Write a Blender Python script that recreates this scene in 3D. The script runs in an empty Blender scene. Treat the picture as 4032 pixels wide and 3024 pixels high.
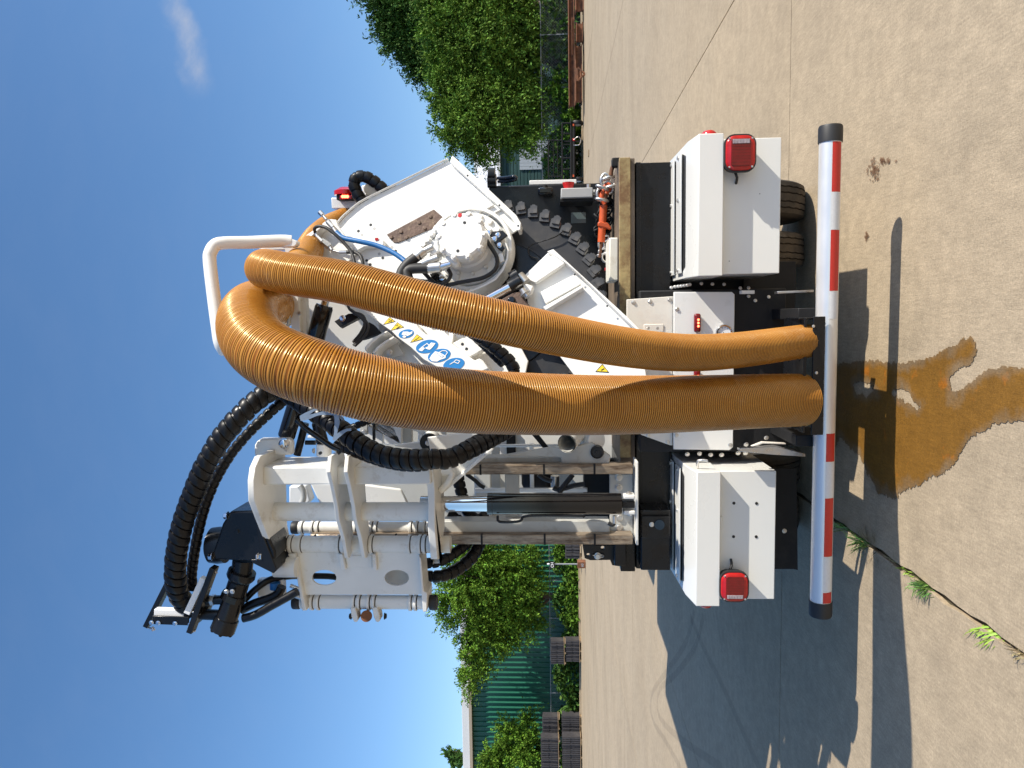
import bpy, bmesh, math, random
import numpy as np
from mathutils import Vector, Matrix, Quaternion

random.seed(7)
rng = np.random.default_rng(7)
scene = bpy.context.scene
col = scene.collection
R = math.radians

# ---------------------------------------------------------------- camera
CAM_H = 1.80
FPX = 2912.0                       # focal length in photograph pixels
YAW, PITCH, ROLL = R(5.0), R(3.24), R(0.62)
cam_loc = Vector((0.0, 0.0, CAM_H))
_f0 = Vector((-math.sin(YAW), math.cos(YAW), 0))
_r0 = Vector((math.cos(YAW), math.sin(YAW), 0))
FWD = (_f0 * math.cos(PITCH) + Vector((0, 0, 1)) * math.sin(PITCH)).normalized()
_u0 = (Vector((0, 0, 1)) * math.cos(PITCH) - _f0 * math.sin(PITCH)).normalized()
RGT = _r0 * math.cos(ROLL) - _u0 * math.sin(ROLL)
UPV = _u0 * math.cos(ROLL) + _r0 * math.sin(ROLL)
cd = bpy.data.cameras.new('camera')
cam = bpy.data.objects.new('camera', cd)
col.objects.link(cam)
cd.sensor_fit = 'HORIZONTAL'
cd.sensor_width = 36.0
cd.lens = 36.0 * FPX / 4032.0
cd.clip_end = 3000
# the phone was held on its side: image right points to the ground, image top to the right-hand side
mx, my, mz = -UPV, RGT, -FWD
cam.matrix_world = Matrix(((mx.x, my.x, mz.x, cam_loc.x), (mx.y, my.y, mz.y, cam_loc.y),
                           (mx.z, my.z, mz.z, cam_loc.z), (0, 0, 0, 1)))
scene.camera = cam

# ---------------------------------------------------------------- sky and sun
SUN_TO = Vector((1.2, -0.44, 1.0)).normalized()
world = bpy.data.worlds.new('World')
scene.world = world
world.use_nodes = True
wn, wl = world.node_tree.nodes, world.node_tree.links
wn.clear()
w_out = wn.new('ShaderNodeOutputWorld')
w_bg = wn.new('ShaderNodeBackground')
w_bg.inputs['Strength'].default_value = 0.15
w_sky = wn.new('ShaderNodeTexSky')
w_sky.sky_type = 'NISHITA'
w_sky.sun_disc = False
w_sky.sun_elevation = math.asin(SUN_TO.z)
w_sky.sun_rotation = math.atan2(SUN_TO.x, SUN_TO.y)
w_sky.air_density = 0.8
w_sky.dust_density = 0.6
w_sky.ozone_density = 3.0
# thin cirrus: stretched noise on the direction of view
tc = wn.new('ShaderNodeTexCoord')
mp = wn.new('ShaderNodeMapping')
mp.inputs['Rotation'].default_value = (0.25, 0.5, 0.9)
mp.inputs['Scale'].default_value = (7.0, 26.0, 14.0)
nz = wn.new('ShaderNodeTexNoise')
nz.inputs['Scale'].default_value = 1.5
nz.inputs['Detail'].default_value = 9
nz.inputs['Roughness'].default_value = 0.62
rp = wn.new('ShaderNodeValToRGB')
rp.color_ramp.elements[0].position = 0.42
rp.color_ramp.elements[1].position = 0.85
CLOUD_NODE = (tc, mp, nz, rp)
mixc = wn.new('ShaderNodeMixRGB')
mixc.inputs[2].default_value = (2.5, 2.7, 3.2, 1)
wl.new(tc.outputs['Generated'], mp.inputs['Vector'])
wl.new(mp.outputs[0], nz.inputs['Vector'])
wl.new(nz.outputs['Fac'], rp.inputs[0])
w_hs = wn.new('ShaderNodeHueSaturation')          # raises the sky's saturation and brightness
w_hs.inputs['Saturation'].default_value = 1.22
w_hs.inputs['Value'].default_value = 1.12
w_gm = wn.new('ShaderNodeGamma')                  # tone curve flattening the sky: horizon and zenith closer together
w_gm.inputs['Gamma'].default_value = 0.85
wl.new(w_sky.outputs[0], w_gm.inputs['Color'])
wl.new(w_gm.outputs[0], w_hs.inputs['Color'])
wl.new(w_hs.outputs[0], mixc.inputs[1])
wl.new(mixc.outputs[0], w_bg.inputs['Color'])
wl.new(w_bg.outputs[0], w_out.inputs['Surface'])

sd = bpy.data.lights.new('sun', 'SUN')
sd.energy = 4.6
sd.angle = R(0.53)
sd.color = (1.0, 0.935, 0.82)
sun = bpy.data.objects.new('sun', sd)
col.objects.link(sun)
sun.rotation_euler = (-SUN_TO).to_track_quat('-Z', 'Y').to_euler()
sun.location = (20, -8, 15)

vs = scene.view_settings
vs.view_transform = 'Standard'
vs.look = 'None'
vs.exposure = 0.50
vs.gamma = 1.0
scene.render.film_transparent = False
scene.cycles.max_bounces = 8
scene.cycles.transparent_max_bounces = 16
scene.cycles.sample_clamp_indirect = 6

# ---------------------------------------------------------------- measuring in the photograph
def ray(pt):
    x, y = pt
    return FWD * FPX + RGT * (1512 - y) - UPV * (x - 2016)

def py(pt, Y):
    d = ray(pt)
    return cam_loc + d * (Y / d.y)

def pz(pt, z):
    d = ray(pt)
    return cam_loc + d * ((z - CAM_H) / d.z)

def pxx(pt, X):
    d = ray(pt)
    return cam_loc + d * (X / d.x)

class Plane:
    def __init__(s, p0, n):
        s.p, s.n = Vector(p0), Vector(n).normalized()
    def at(s, pt, off=0.0):
        d = ray(pt)
        t = (s.p + s.n * off - cam_loc).dot(s.n) / d.dot(s.n)
        return cam_loc + d * t
    def shift(s, o):
        return Plane(s.p + s.n * o, s.n)

def zoomer(x0, y0, sc):
    return lambda a, b: (x0 + a / sc, y0 + b / sc)
# close-ups of the photograph that were measured
zA = zoomer(500, 1500, 1.508); zB = zoomer(1000, 1700, 2.073); zC = zoomer(1600, 1650, 2.074)
zD = zoomer(750, 750, 2.212); zE = zoomer(1100, 550, 2.37); zF = zoomer(1100, 1100, 2.37)
zG = zoomer(1800, 450, 2.073); zH = zoomer(2400, 1000, 2.073); zI = zoomer(2400, 1700, 2.073)
zJ = zoomer(2500, 450, 2.37); zK = zoomer(1400, 0, 2.011); zL = zoomer(1600, 2100, 1.795)
zM = zoomer(3100, 0, 1.106); zN = zoomer(3100, 1200, 0.9099); zO = zoomer(0, 0, 1 / 1.8228)
zP = zoomer(2130, 2160, 10.367); zQ = zoomer(2160, 0, 2.072); zR = zoomer(1100, 1180, 5.53)
zS = zoomer(1450, 1220, 4.424); zT = zoomer(2100, 2450, 2.89); zV = zoomer(1850, 1650, 3.403)
zW = zoomer(1150, 1500, 3.687)

# ---------------------------------------------------------------- materials
MATS = {}
def mat(name, base, rough=0.5, metal=0.0, spec=0.5, noise=0.0, nscale=8.0, bump=0.0, bscale=60.0,
        coat=0.0, dirt=None, dscale=3.0, dlo=0.55, dhi=0.75, emit=None, estr=0.0, island=0.0, trans=0.0,
        alpha=1.0, island_hue=0.0, rvar=0.0, stretch=None):
    m = bpy.data.materials.new(name)
    m.use_nodes = True
    n, l = m.node_tree.nodes, m.node_tree.links
    b = n['Principled BSDF']
    b.inputs['Base Color'].default_value = (*base, 1)
    b.inputs['Roughness'].default_value = rough
    b.inputs['Metallic'].default_value = metal
    b.inputs['Specular IOR Level'].default_value = spec
    b.inputs['Coat Weight'].default_value = coat
    b.inputs['Coat Roughness'].default_value = 0.08
    b.inputs['Alpha'].default_value = alpha
    if trans:
        b.inputs['Transmission Weight'].default_value = trans
    if emit:
        b.inputs['Emission Color'].default_value = (*emit, 1)
        b.inputs['Emission Strength'].default_value = estr
    co = n.new('ShaderNodeTexCoord')
    src = co.outputs['Object']
    if stretch:
        mpn = n.new('ShaderNodeMapping')
        mpn.inputs['Scale'].default_value = stretch
        l.new(src, mpn.inputs[0])
        src = mpn.outputs[0]
    cur = None
    def colsock():
        if cur is not None:
            return cur
        r = n.new('ShaderNodeRGB'); r.outputs[0].default_value = (*base, 1)
        return r.outputs[0]
    if noise:
        t = n.new('ShaderNodeTexNoise'); t.inputs['Scale'].default_value = nscale
        t.inputs['Detail'].default_value = 7; t.inputs['Roughness'].default_value = 0.6
        l.new(src, t.inputs['Vector'])
        mr = n.new('ShaderNodeMapRange'); mr.inputs[1].default_value = 0.25; mr.inputs[2].default_value = 0.75
        mr.inputs[3].default_value = 1 - noise; mr.inputs[4].default_value = 1 + noise
        l.new(t.outputs['Fac'], mr.inputs[0])
        h = n.new('ShaderNodeHueSaturation'); l.new(colsock(), h.inputs['Color']); l.new(mr.outputs[0], h.inputs['Value'])
        cur = h.outputs[0]
    if island:
        g = n.new('ShaderNodeNewGeometry')
        mr = n.new('ShaderNodeMapRange'); mr.inputs[3].default_value = 1 - island; mr.inputs[4].default_value = 1 + island
        l.new(g.outputs['Random Per Island'], mr.inputs[0])
        h = n.new('ShaderNodeHueSaturation'); l.new(colsock(), h.inputs['Color']); l.new(mr.outputs[0], h.inputs['Value'])
        if island_hue:
            m2 = n.new('ShaderNodeMath'); m2.operation = 'MULTIPLY'; m2.inputs[1].default_value = 37.7
            m3 = n.new('ShaderNodeMath'); m3.operation = 'FRACT'
            m4 = n.new('ShaderNodeMapRange'); m4.inputs[3].default_value = 0.5 - island_hue; m4.inputs[4].default_value = 0.5 + island_hue
            l.new(g.outputs['Random Per Island'], m2.inputs[0]); l.new(m2.outputs[0], m3.inputs[0])
            l.new(m3.outputs[0], m4.inputs[0]); l.new(m4.outputs[0], h.inputs['Hue'])
        cur = h.outputs[0]
    if dirt:
        t = n.new('ShaderNodeTexNoise'); t.inputs['Scale'].default_value = dscale
        t.inputs['Detail'].default_value = 10; t.inputs['Roughness'].default_value = 0.68
        l.new(src, t.inputs['Vector'])
        r = n.new('ShaderNodeMapRange'); r.inputs[1].default_value = dlo; r.inputs[2].default_value = dhi
        l.new(t.outputs['Fac'], r.inputs[0])
        mx_ = n.new('ShaderNodeMixRGB'); l.new(r.outputs[0], mx_.inputs[0]); l.new(colsock(), mx_.inputs[1])
        mx_.inputs[2].default_value = (*dirt, 1)
        cur = mx_.outputs[0]
    if cur is not None:
        l.new(cur, b.inputs['Base Color'])
    if rvar:
        t = n.new('ShaderNodeTexNoise'); t.inputs['Scale'].default_value = nscale * 1.7; t.inputs['Detail'].default_value = 6
        l.new(src, t.inputs['Vector'])
        mr = n.new('ShaderNodeMapRange'); mr.inputs[1].default_value = 0.3; mr.inputs[2].default_value = 0.7
        mr.inputs[3].default_value = max(0.03, rough - rvar); mr.inputs[4].default_value = min(1, rough + rvar)
        l.new(t.outputs['Fac'], mr.inputs[0]); l.new(mr.outputs[0], b.inputs['Roughness'])
    if bump:
        t = n.new('ShaderNodeTexNoise'); t.inputs['Scale'].default_value = bscale; t.inputs['Detail'].default_value = 5
        l.new(src, t.inputs['Vector'])
        bp = n.new('ShaderNodeBump'); bp.inputs['Strength'].default_value = bump; bp.inputs['Distance'].default_value = 0.01
        l.new(t.outputs['Fac'], bp.inputs['Height']); l.new(bp.outputs[0], b.inputs['Normal'])
    MATS[name] = m
    return m

mat('white_paint', (0.80, 0.795, 0.765), 0.32, noise=0.035, nscale=3.0, coat=0.25, dirt=(0.55, 0.52, 0.45), dscale=6, dlo=0.62, dhi=0.95, bump=0.02, bscale=30, rvar=0.08)
mat('box_paint', (0.76, 0.752, 0.71), 0.3, noise=0.02, nscale=2.0, coat=0.25, rvar=0.06)
mat('worn_white', (0.76, 0.75, 0.71), 0.42, noise=0.06, nscale=5.0, coat=0.1, dirt=(0.38, 0.30, 0.20), dscale=6, dlo=0.56, dhi=0.84, bump=0.05, bscale=40, rvar=0.1)
mat('grey_paint', (0.50, 0.50, 0.47), 0.42, noise=0.08, nscale=5, dirt=(0.25, 0.21, 0.16), dscale=6, dlo=0.58, dhi=0.85, rvar=0.1)
mat('black_paint', (0.007, 0.0075, 0.009), 0.30, spec=0.35, noise=0.3, nscale=5, coat=0.05, dirt=(0.015, 0.0135, 0.012), dscale=5, dlo=0.55, dhi=0.9, rvar=0.12, bump=0.03, bscale=25)
mat('black_gloss', (0.004, 0.004, 0.005), 0.16, spec=0.4, coat=0.3)
mat('black_matte', (0.010, 0.010, 0.011), 0.6, spec=0.35, noise=0.3, nscale=6, dirt=(0.03, 0.027, 0.023), dscale=5, dlo=0.55, dhi=0.85, bump=0.1, bscale=50)
mat('spiral_black', (0.005, 0.005, 0.0062), 0.36, spec=0.3, rvar=0.1, noise=0.3, nscale=12)
mat('rubber', (0.018, 0.018, 0.019), 0.55, noise=0.25, nscale=10)
mat('tyre_rubber', (0.035, 0.029, 0.024), 0.85, noise=0.3, nscale=8, dirt=(0.10, 0.075, 0.05), dscale=4, dlo=0.45, dhi=0.75, bump=0.2, bscale=60)
mat('blade_steel', (0.030, 0.030, 0.033), 0.48, metal=0.35, noise=0.2, nscale=6, dirt=(0.065, 0.06, 0.055), dscale=4, dlo=0.5, dhi=0.8, rvar=0.1)
mat('tooth_steel', (0.060, 0.060, 0.063), 0.42, metal=0.3, noise=0.25, nscale=9, dirt=(0.12, 0.11, 0.10), dscale=12, dlo=0.52, dhi=0.75, rvar=0.1)
mat('steel', (0.52, 0.52, 0.53), 0.32, metal=1.0, noise=0.12, nscale=20, rvar=0.1)
mat('zinc', (0.62, 0.60, 0.57), 0.36, metal=0.9, noise=0.1, nscale=30)
mat('chrome', (0.72, 0.72, 0.74), 0.08, metal=1.0)
mat('aluminium', (0.80, 0.80, 0.79), 0.36, metal=0.55, noise=0.03, nscale=4, rvar=0.05)
mat('rail_steel', (0.34, 0.27, 0.20), 0.42, metal=0.45, noise=0.35, nscale=7, dirt=(0.085, 0.05, 0.03), dscale=5, dlo=0.46, dhi=0.66, bump=0.3, bscale=25, rvar=0.15, stretch=(6, 6, 1.0))
mat('rust', (0.21, 0.085, 0.04), 0.85, noise=0.35, nscale=4, dirt=(0.06, 0.03, 0.02), dscale=5, dlo=0.45, dhi=0.7, bump=0.3, bscale=30)
mat('rust_plate', (0.10, 0.062, 0.045), 0.5, metal=0.3, noise=0.3, nscale=9, dirt=(0.30, 0.22, 0.13), dscale=8, dlo=0.52, dhi=0.72, bump=0.2, bscale=60)
mat('deck_yellow', (0.36, 0.27, 0.12), 0.6, noise=0.25, nscale=6, dirt=(0.17, 0.09, 0.035), dscale=7, dlo=0.44, dhi=0.62, bump=0.3, bscale=30)
mat('deck_top', (0.16, 0.12, 0.085), 0.7, noise=0.3, nscale=5, dirt=(0.05, 0.04, 0.03), dscale=4, dlo=0.45, dhi=0.7)
mat('orange_paint', (0.62, 0.10, 0.025), 0.45, noise=0.15, nscale=14, dirt=(0.25, 0.05, 0.02), dscale=9, dlo=0.55, dhi=0.8)
mat('red_lens', (0.17, 0.004, 0.006), 0.2, coat=0.3, noise=0.25, nscale=30)
mat('red_lens_bright', (0.45, 0.008, 0.008), 0.2, coat=0.3, noise=0.2, nscale=40)
mat('led_lit', (0.9, 0.05, 0.03), 0.2, emit=(1.0, 0.12, 0.05), estr=7.0)
mat('clear_lens', (0.36, 0.30, 0.32), 0.12, coat=0.8, noise=0.3, nscale=60)
mat('tape_red', (0.52, 0.030, 0.022), 0.38, noise=0.08, nscale=80)
mat('tape_white', (0.66, 0.66, 0.66), 0.38, noise=0.06, nscale=90)
mat('decal_yellow', (0.85, 0.62, 0.03), 0.4)
mat('decal_blue', (0.02, 0.20, 0.52), 0.35)
mat('decal_white', (0.85, 0.85, 0.85), 0.4)
mat('decal_black', (0.012, 0.012, 0.012), 0.4)
mat('pad_white', (0.80, 0.77, 0.68), 0.45, noise=0.04, nscale=5, dirt=(0.5, 0.42, 0.3), dscale=6, dlo=0.6, dhi=0.85)
mat('panel_cream', (0.74, 0.70, 0.63), 0.4, noise=0.05, nscale=6, dirt=(0.55, 0.42, 0.34), dscale=4, dlo=0.5, dhi=0.85)
mat('control_grey', (0.44, 0.44, 0.43), 0.5, noise=0.04, nscale=8)
mat('strap_blue', (0.22, 0.30, 0.42), 0.7, noise=0.2, nscale=30)
mat('blue_hose', (0.015, 0.13, 0.36), 0.4, noise=0.2, nscale=40)
mat('red_plastic', (0.55, 0.02, 0.02), 0.35)
mat('glass_dark', (0.10, 0.14, 0.15), 0.08, coat=0.5)
mat('bark', (0.10, 0.065, 0.045), 0.9, noise=0.4, nscale=6, bump=0.5, bscale=20)
mat('wood', (0.32, 0.23, 0.14), 0.8, noise=0.25, nscale=8)
mat('green_wall', (0.022, 0.135, 0.088), 0.38, noise=0.10, nscale=0.6, spec=0.6)
mat('green_wall_dark', (0.03, 0.075, 0.07), 0.5, noise=0.1, nscale=0.8)
mat('roof_white', (0.74, 0.74, 0.75), 0.5, noise=0.05, nscale=0.5)
mat('fascia_tan', (0.42, 0.34, 0.25), 0.6)
mat('panel_pale', (0.40, 0.44, 0.48), 0.5, noise=0.05, nscale=1)
mat('pad_steel', (0.058, 0.056, 0.062), 0.55, metal=0.2, noise=0.3, nscale=3, dirt=(0.10, 0.092, 0.088), dscale=2, dlo=0.5, dhi=0.75)
mat('galvanised', (0.30, 0.32, 0.33), 0.5, metal=0.6)
mat('leaf_left', (0.112, 0.215, 0.024), 0.7, island=0.3, island_hue=0.02, spec=0.15, noise=0.6, nscale=0.75)
mat('leaf_right', (0.104, 0.192, 0.026), 0.7, island=0.3, island_hue=0.02, spec=0.15, noise=0.6, nscale=0.75)
mat('leaf_dark', (0.055, 0.118, 0.022), 0.7, island=0.3, island_hue=0.02, spec=0.15, noise=0.6, nscale=0.75)
mat('leaf_bright', (0.10, 0.20, 0.022), 0.7, island=0.28, island_hue=0.018, spec=0.15, noise=0.42, nscale=0.9)
mat('grass_blade', (0.10, 0.20, 0.035), 0.55, island=0.4, island_hue=0.025)
mat('dry_grass', (0.26, 0.20, 0.10), 0.7, island=0.45, island_hue=0.02)
mat('weed_lime', (0.26, 0.40, 0.05), 0.5, island=0.3, island_hue=0.02)
for nm in ('leaf_left', 'leaf_right', 'leaf_dark', 'leaf_bright', 'grass_blade', 'weed_lime'):
    mm = MATS[nm]; bb = mm.node_tree.nodes['Principled BSDF']
    bb.inputs['Subsurface Weight'].default_value = 0.0

def hose_material(name, c0, c1, rough, spec):
    m = bpy.data.materials.new(name); m.use_nodes = True
    n, l = m.node_tree.nodes, m.node_tree.links
    b = n['Principled BSDF']
    co = n.new('ShaderNodeTexCoord')
    t = n.new('ShaderNodeTexNoise'); t.inputs['Scale'].default_value = 5; t.inputs['Detail'].default_value = 6
    l.new(co.outputs['Object'], t.inputs['Vector'])
    r = n.new('ShaderNodeValToRGB')
    r.color_ramp.elements[0].position = 0.3; r.color_ramp.elements[0].color = (*c0, 1)
    r.color_ramp.elements[1].position = 0.75; r.color_ramp.elements[1].color = (*c1, 1)
    l.new(t.outputs['Fac'], r.inputs[0])
    # dried dust and scuffs in patches
    t2 = n.new('ShaderNodeTexNoise'); t2.inputs['Scale'].default_value = 11; t2.inputs['Detail'].default_value = 9; t2.inputs['Roughness'].default_value = 0.75
    l.new(co.outputs['Object'], t2.inputs['Vector'])
    q2 = n.new('ShaderNodeMapRange'); q2.inputs[1].default_value = 0.56; q2.inputs[2].default_value = 0.78; q2.inputs[4].default_value = 0.38
    l.new(t2.outputs['Fac'], q2.inputs[0])
    md = n.new('ShaderNodeMixRGB'); l.new(q2.outputs[0], md.inputs[0]); l.new(r.outputs[0], md.inputs[1]); md.inputs[2].default_value = (0.42, 0.30, 0.19, 1)
    l.new(md.outputs[0], b.inputs['Base Color'])
    q3 = n.new('ShaderNodeMapRange'); q3.inputs[1].default_value = 0.4; q3.inputs[2].default_value = 0.75; q3.inputs[3].default_value = rough; q3.inputs[4].default_value = rough + 0.22
    l.new(t2.outputs['Fac'], q3.inputs[0]); l.new(q3.outputs[0], b.inputs['Roughness'])
    b.inputs['Specular IOR Level'].default_value = spec
    b.inputs['Specular Tint'].default_value = (1.0, 0.86, 0.45, 1)
    b.inputs['Coat Weight'].default_value = 0.05
    b.inputs['Coat Roughness'].default_value = 0.12
    MATS[name] = m
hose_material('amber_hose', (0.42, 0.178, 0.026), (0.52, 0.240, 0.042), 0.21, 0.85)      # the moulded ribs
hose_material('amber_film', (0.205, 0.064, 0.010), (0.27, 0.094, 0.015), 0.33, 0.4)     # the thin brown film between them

def concrete_material(name, stain=False):
    m = bpy.data.materials.new(name); m.use_nodes = True
    n, l = m.node_tree.nodes, m.node_tree.links
    b = n['Principled BSDF']
    co = n.new('ShaderNodeNewGeometry'); P = co.outputs['Position']
    def noise(sc, det, ro=0.6, stretch=None):
        v = P
        if stretch:
            q = n.new('ShaderNodeMapping'); q.inputs['Scale'].default_value = stretch
            q.inputs['Rotation'].default_value = (0, 0, R(3)); l.new(P, q.inputs[0]); v = q.outputs[0]
        t = n.new('ShaderNodeTexNoise'); t.inputs['Scale'].default_value = sc
        t.inputs['Detail'].default_value = det; t.inputs['Roughness'].default_value = ro
        l.new(v, t.inputs['Vector']); return t.outputs['Fac']
    def rng_(s, a, b_, c, d):
        q = n.new('ShaderNodeMapRange'); q.inputs[1].default_value = a; q.inputs[2].default_value = b_
        q.inputs[3].default_value = c; q.inputs[4].default_value = d; l.new(s, q.inputs[0]); return q.outputs[0]
    def mul(s1, s2):
        q = n.new('ShaderNodeMath'); q.operation = 'MULTIPLY'; l.new(s1, q.inputs[0]); l.new(s2, q.inputs[1]); return q.outputs[0]
    base = (0.412, 0.330, 0.228) if not stain else (0.225, 0.108, 0.017)
    base2 = (0.355, 0.280, 0.190) if not stain else (0.175, 0.085, 0.015)
    mixn = n.new('ShaderNodeMixRGB'); mixn.inputs[1].default_value = (*base, 1); mixn.inputs[2].default_value = (*base2, 1)
    l.new(rng_(noise(0.55, 5, 0.62), 0.35, 0.68, 0, 1), mixn.inputs[0])
    val = rng_(noise(9.0, 4, 0.7), 0.3, 0.7, 0.90, 1.10)
    val = mul(val, rng_(noise(90, 2, 0.6), 0.3, 0.7, 0.86, 1.14))
    val = mul(val, rng_(noise(9, 4, 0.7, (9.0, 1.0, 1.0)), 0.3, 0.7, 0.86, 1.13))
    val = mul(val, rng_(noise(2.2, 5, 0.72), 0.33, 0.5, 0.90, 1.03))
    val = mul(val, rng_(noise(0.28, 6, 0.7), 0.34, 0.6, 0.86, 1.05))
    oi = n.new('ShaderNodeObjectInfo')
    val = mul(val, rng_(oi.outputs['Random'], 0, 1, 0.95, 1.04))
    # dark specks and pits
    vo = n.new('ShaderNodeTexVoronoi'); vo.inputs['Scale'].default_value = 26
    l.new(P, vo.inputs['Vector'])
    pit = rng_(vo.outputs['Distance'], 0.03, 0.09, 0.62, 1.0)
    gate = rng_(noise(3.0, 1), 0.50, 0.60, 0.0, 1.0)
    pm = n.new('ShaderNodeMix'); pm.data_type = 'FLOAT'; l.new(gate, pm.inputs['Factor']); pm.inputs['A'].default_value = 1.0
    l.new(pit, pm.inputs['B'])
    val = mul(val, pm.outputs['Result'])
    # pale exposed aggregate flecks
    v2 = n.new('ShaderNodeTexVoronoi'); v2.inputs['Scale'].default_value = 55; l.new(P, v2.inputs['Vector'])
    val = mul(val, rng_(v2.outputs['Distance'], 0.06, 0.20, 1.22, 1.0))
    csock = mixn.outputs[0]
    if stain:
        atn = n.new('ShaderNodeAttribute'); atn.attribute_name = 'soak'
        fm = n.new('ShaderNodeMixRGB'); l.new(atn.outputs['Fac'], fm.inputs[0])
        fm.inputs[1].default_value = (0.205, 0.138, 0.075, 1)          # damp fringe
        om = n.new('ShaderNodeMixRGB'); l.new(rng_(noise(7, 3, 0.6), 0.62, 0.70, 0, 0.8), om.inputs[0])
        l.new(mixn.outputs[0], om.inputs[1]); om.inputs[2].default_value = (0.34, 0.115, 0.010, 1)
        l.new(om.outputs[0], fm.inputs[2]); csock = fm.outputs[0]
    h = n.new('ShaderNodeHueSaturation'); l.new(csock, h.inputs['Color']); l.new(val, h.inputs['Value'])
    l.new(h.outputs[0], b.inputs['Base Color'])
    b.inputs['Roughness'].default_value = 0.85 if not stain else 0.55
    b.inputs['Specular IOR Level'].default_value = 0.3
    bp = n.new('ShaderNodeBump'); bp.inputs['Strength'].default_value = 0.35; bp.inputs['Distance'].default_value = 0.006
    bb = n.new('ShaderNodeMath'); bb.operation = 'ADD'
    l.new(noise(45, 3, 0.65), bb.inputs[0]); l.new(noise(40, 2, 0.6, (10.0, 1.0, 1.0)), bb.inputs[1])
    l.new(bb.outputs[0], bp.inputs['Height']); l.new(bp.outputs[0], b.inputs['Normal'])
    MATS[name] = m
concrete_material('concrete')
concrete_material('wet_concrete', True)
mat('joint_dirt', (0.055, 0.045, 0.035), 0.95, noise=0.4, nscale=20)
mat('soil', (0.10, 0.085, 0.05), 0.95, noise=0.4, nscale=1.5)
mat('tyre_mark', (0.16, 0.135, 0.11), 0.8, noise=0.3, nscale=9, alpha=0.11)
mat('rust_stain', (0.17, 0.085, 0.04), 0.8, noise=0.35, nscale=40, alpha=0.6)

# ---------------------------------------------------------------- mesh helpers
class MB:
    def __init__(s):
        s.v, s.f = [], []
    def add(s, vs_, fs):
        o = len(s.v)
        s.v += [tuple(p) for p in vs_]
        s.f += [tuple(i + o for i in q) for q in fs]
        return s
    def prism(s, pts, vec):
        k = len(pts); vec = Vector(vec)
        pts = [Vector(p) for p in pts]
        nrm = Vector((0, 0, 0))
        for i in range(k):
            nrm += (pts[i] - pts[0]).cross(pts[(i + 1) % k] - pts[0])
        if nrm.dot(vec) > 0:
            pts = pts[::-1]
        vs_ = pts + [p + vec for p in pts]
        fs = [tuple(range(k)), tuple(range(2 * k - 1, k - 1, -1))]
        fs += [((i + 1) % k, i, i + k, (i + 1) % k + k) for i in range(k)]
        return s.add(vs_, fs)
    def box(s, lo, hi, M=None):
        x0, y0, z0 = lo; x1, y1, z1 = hi
        vs_ = [Vector(p) for p in ((x0, y0, z0), (x1, y0, z0), (x1, y1, z0), (x0, y1, z0), (x0, y0, z1), (x1, y0, z1), (x1, y1, z1), (x0, y1, z1))]
        if M is not None:
            vs_ = [M @ p for p in vs_]
        return s.add(vs_, [(3, 2, 1, 0), (4, 5, 6, 7), (0, 1, 5, 4), (1, 2, 6, 5), (2, 3, 7, 6), (3, 0, 4, 7)])
    def rings(s, rings, cap=True, closed=False):
        k = len(rings[0]); o = []
        vs_ = [p for r_ in rings for p in r_]
        fs = []
        nr = len(rings)
        for i in range(nr if closed else nr - 1):
            a, b = i * k, ((i + 1) % nr) * k
            fs += [(a + j, a + (j + 1) % k, b + (j + 1) % k, b + j) for j in range(k)]
        if cap and not closed:
            fs += [tuple(range(k - 1, -1, -1)), tuple((nr - 1) * k + j for j in range(k))]
        return s.add(vs_, fs)
    def tube(s, path, r, seg=12, cap=True, tilt=0.0, closed=False):
        path = [Vector(p) for p in path]
        n = len(path)
        rr = r if hasattr(r, '__len__') else [r] * n
        rings, U = [], None
        for i, p in enumerate(path):
            a = path[(i - 1) % n] if (closed or i > 0) else p
            b = path[(i + 1) % n] if (closed or i < n - 1) else p
            t = (b - a)
            if t.length < 1e-9:
                t = Vector((0, 0, 1))
            t.normalize()
            if U is None:
                U = t.cross(Vector((0.13, 0.31, 1)))
                if U.length < 0.1:
                    U = t.cross(Vector((1, 0.2, 0)))
            U = U - t * U.dot(t)
            U.normalize()
            V = t.cross(U)
            ring = []
            for j in range(seg):
                an = 2 * math.pi * j / seg
                q = p + (U * math.cos(an) + V * math.sin(an)) * rr[i]
                if tilt:
                    q = q + t * (math.cos(an) * rr[i] * tilt)
                ring.append(q)
            rings.append(ring)
        return s.rings(rings, cap, closed)
    def cyl(s, a, b, r, r2=None, seg=24):
        return s.tube([a, b], [r, r if r2 is None else r2], seg)
    def lathe(s, a, d, prof, seg=32, cap=True):
        # prof: list of (distance along d, radius)
        a, d = Vector(a), Vector(d).normalized()
        U = d.cross(Vector((0.1, 0.2, 1)))
        if U.length < 0.1:
            U = d.cross(Vector((1, 0, 0)))
        U.normalize(); V = d.cross(U)
        rg = [[a + d * h + (U * math.cos(2 * math.pi * j / seg) + V * math.sin(2 * math.pi * j / seg)) * rad for j in range(seg)] for h, rad in prof]
        return s.rings(rg, cap)
    def sheet(s, pts):
        return s.add(pts, [tuple(range(len(pts)))])
    def mesh(s, name, m, smooth=35):
        me = bpy.data.meshes.new(name)
        me.from_pydata(s.v, [], s.f)
        me.materials.append(MATS[m])
        if smooth:
            me.polygons.foreach_set('use_smooth', [True] * len(me.polygons))
            me.set_sharp_from_angle(angle=R(smooth))
        me.update()
        return me
    def out(s, name, m, par=None, bev=0.0, smooth=35, fix=True):
        me = s.mesh(name, m, smooth)
        if fix:
            bm = bmesh.new(); bm.from_mesh(me)
            bmesh.ops.recalc_face_normals(bm, faces=bm.faces[:])
            bm.to_mesh(me); bm.free()
        o = place(name, me, par)
        if bev:
            md = o.modifiers.new('bevel', 'BEVEL'); md.width = bev; md.segments = 2
            md.limit_method = 'ANGLE'; md.angle_limit = R(40)
            md.use_clamp_overlap = True
        return o

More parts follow.
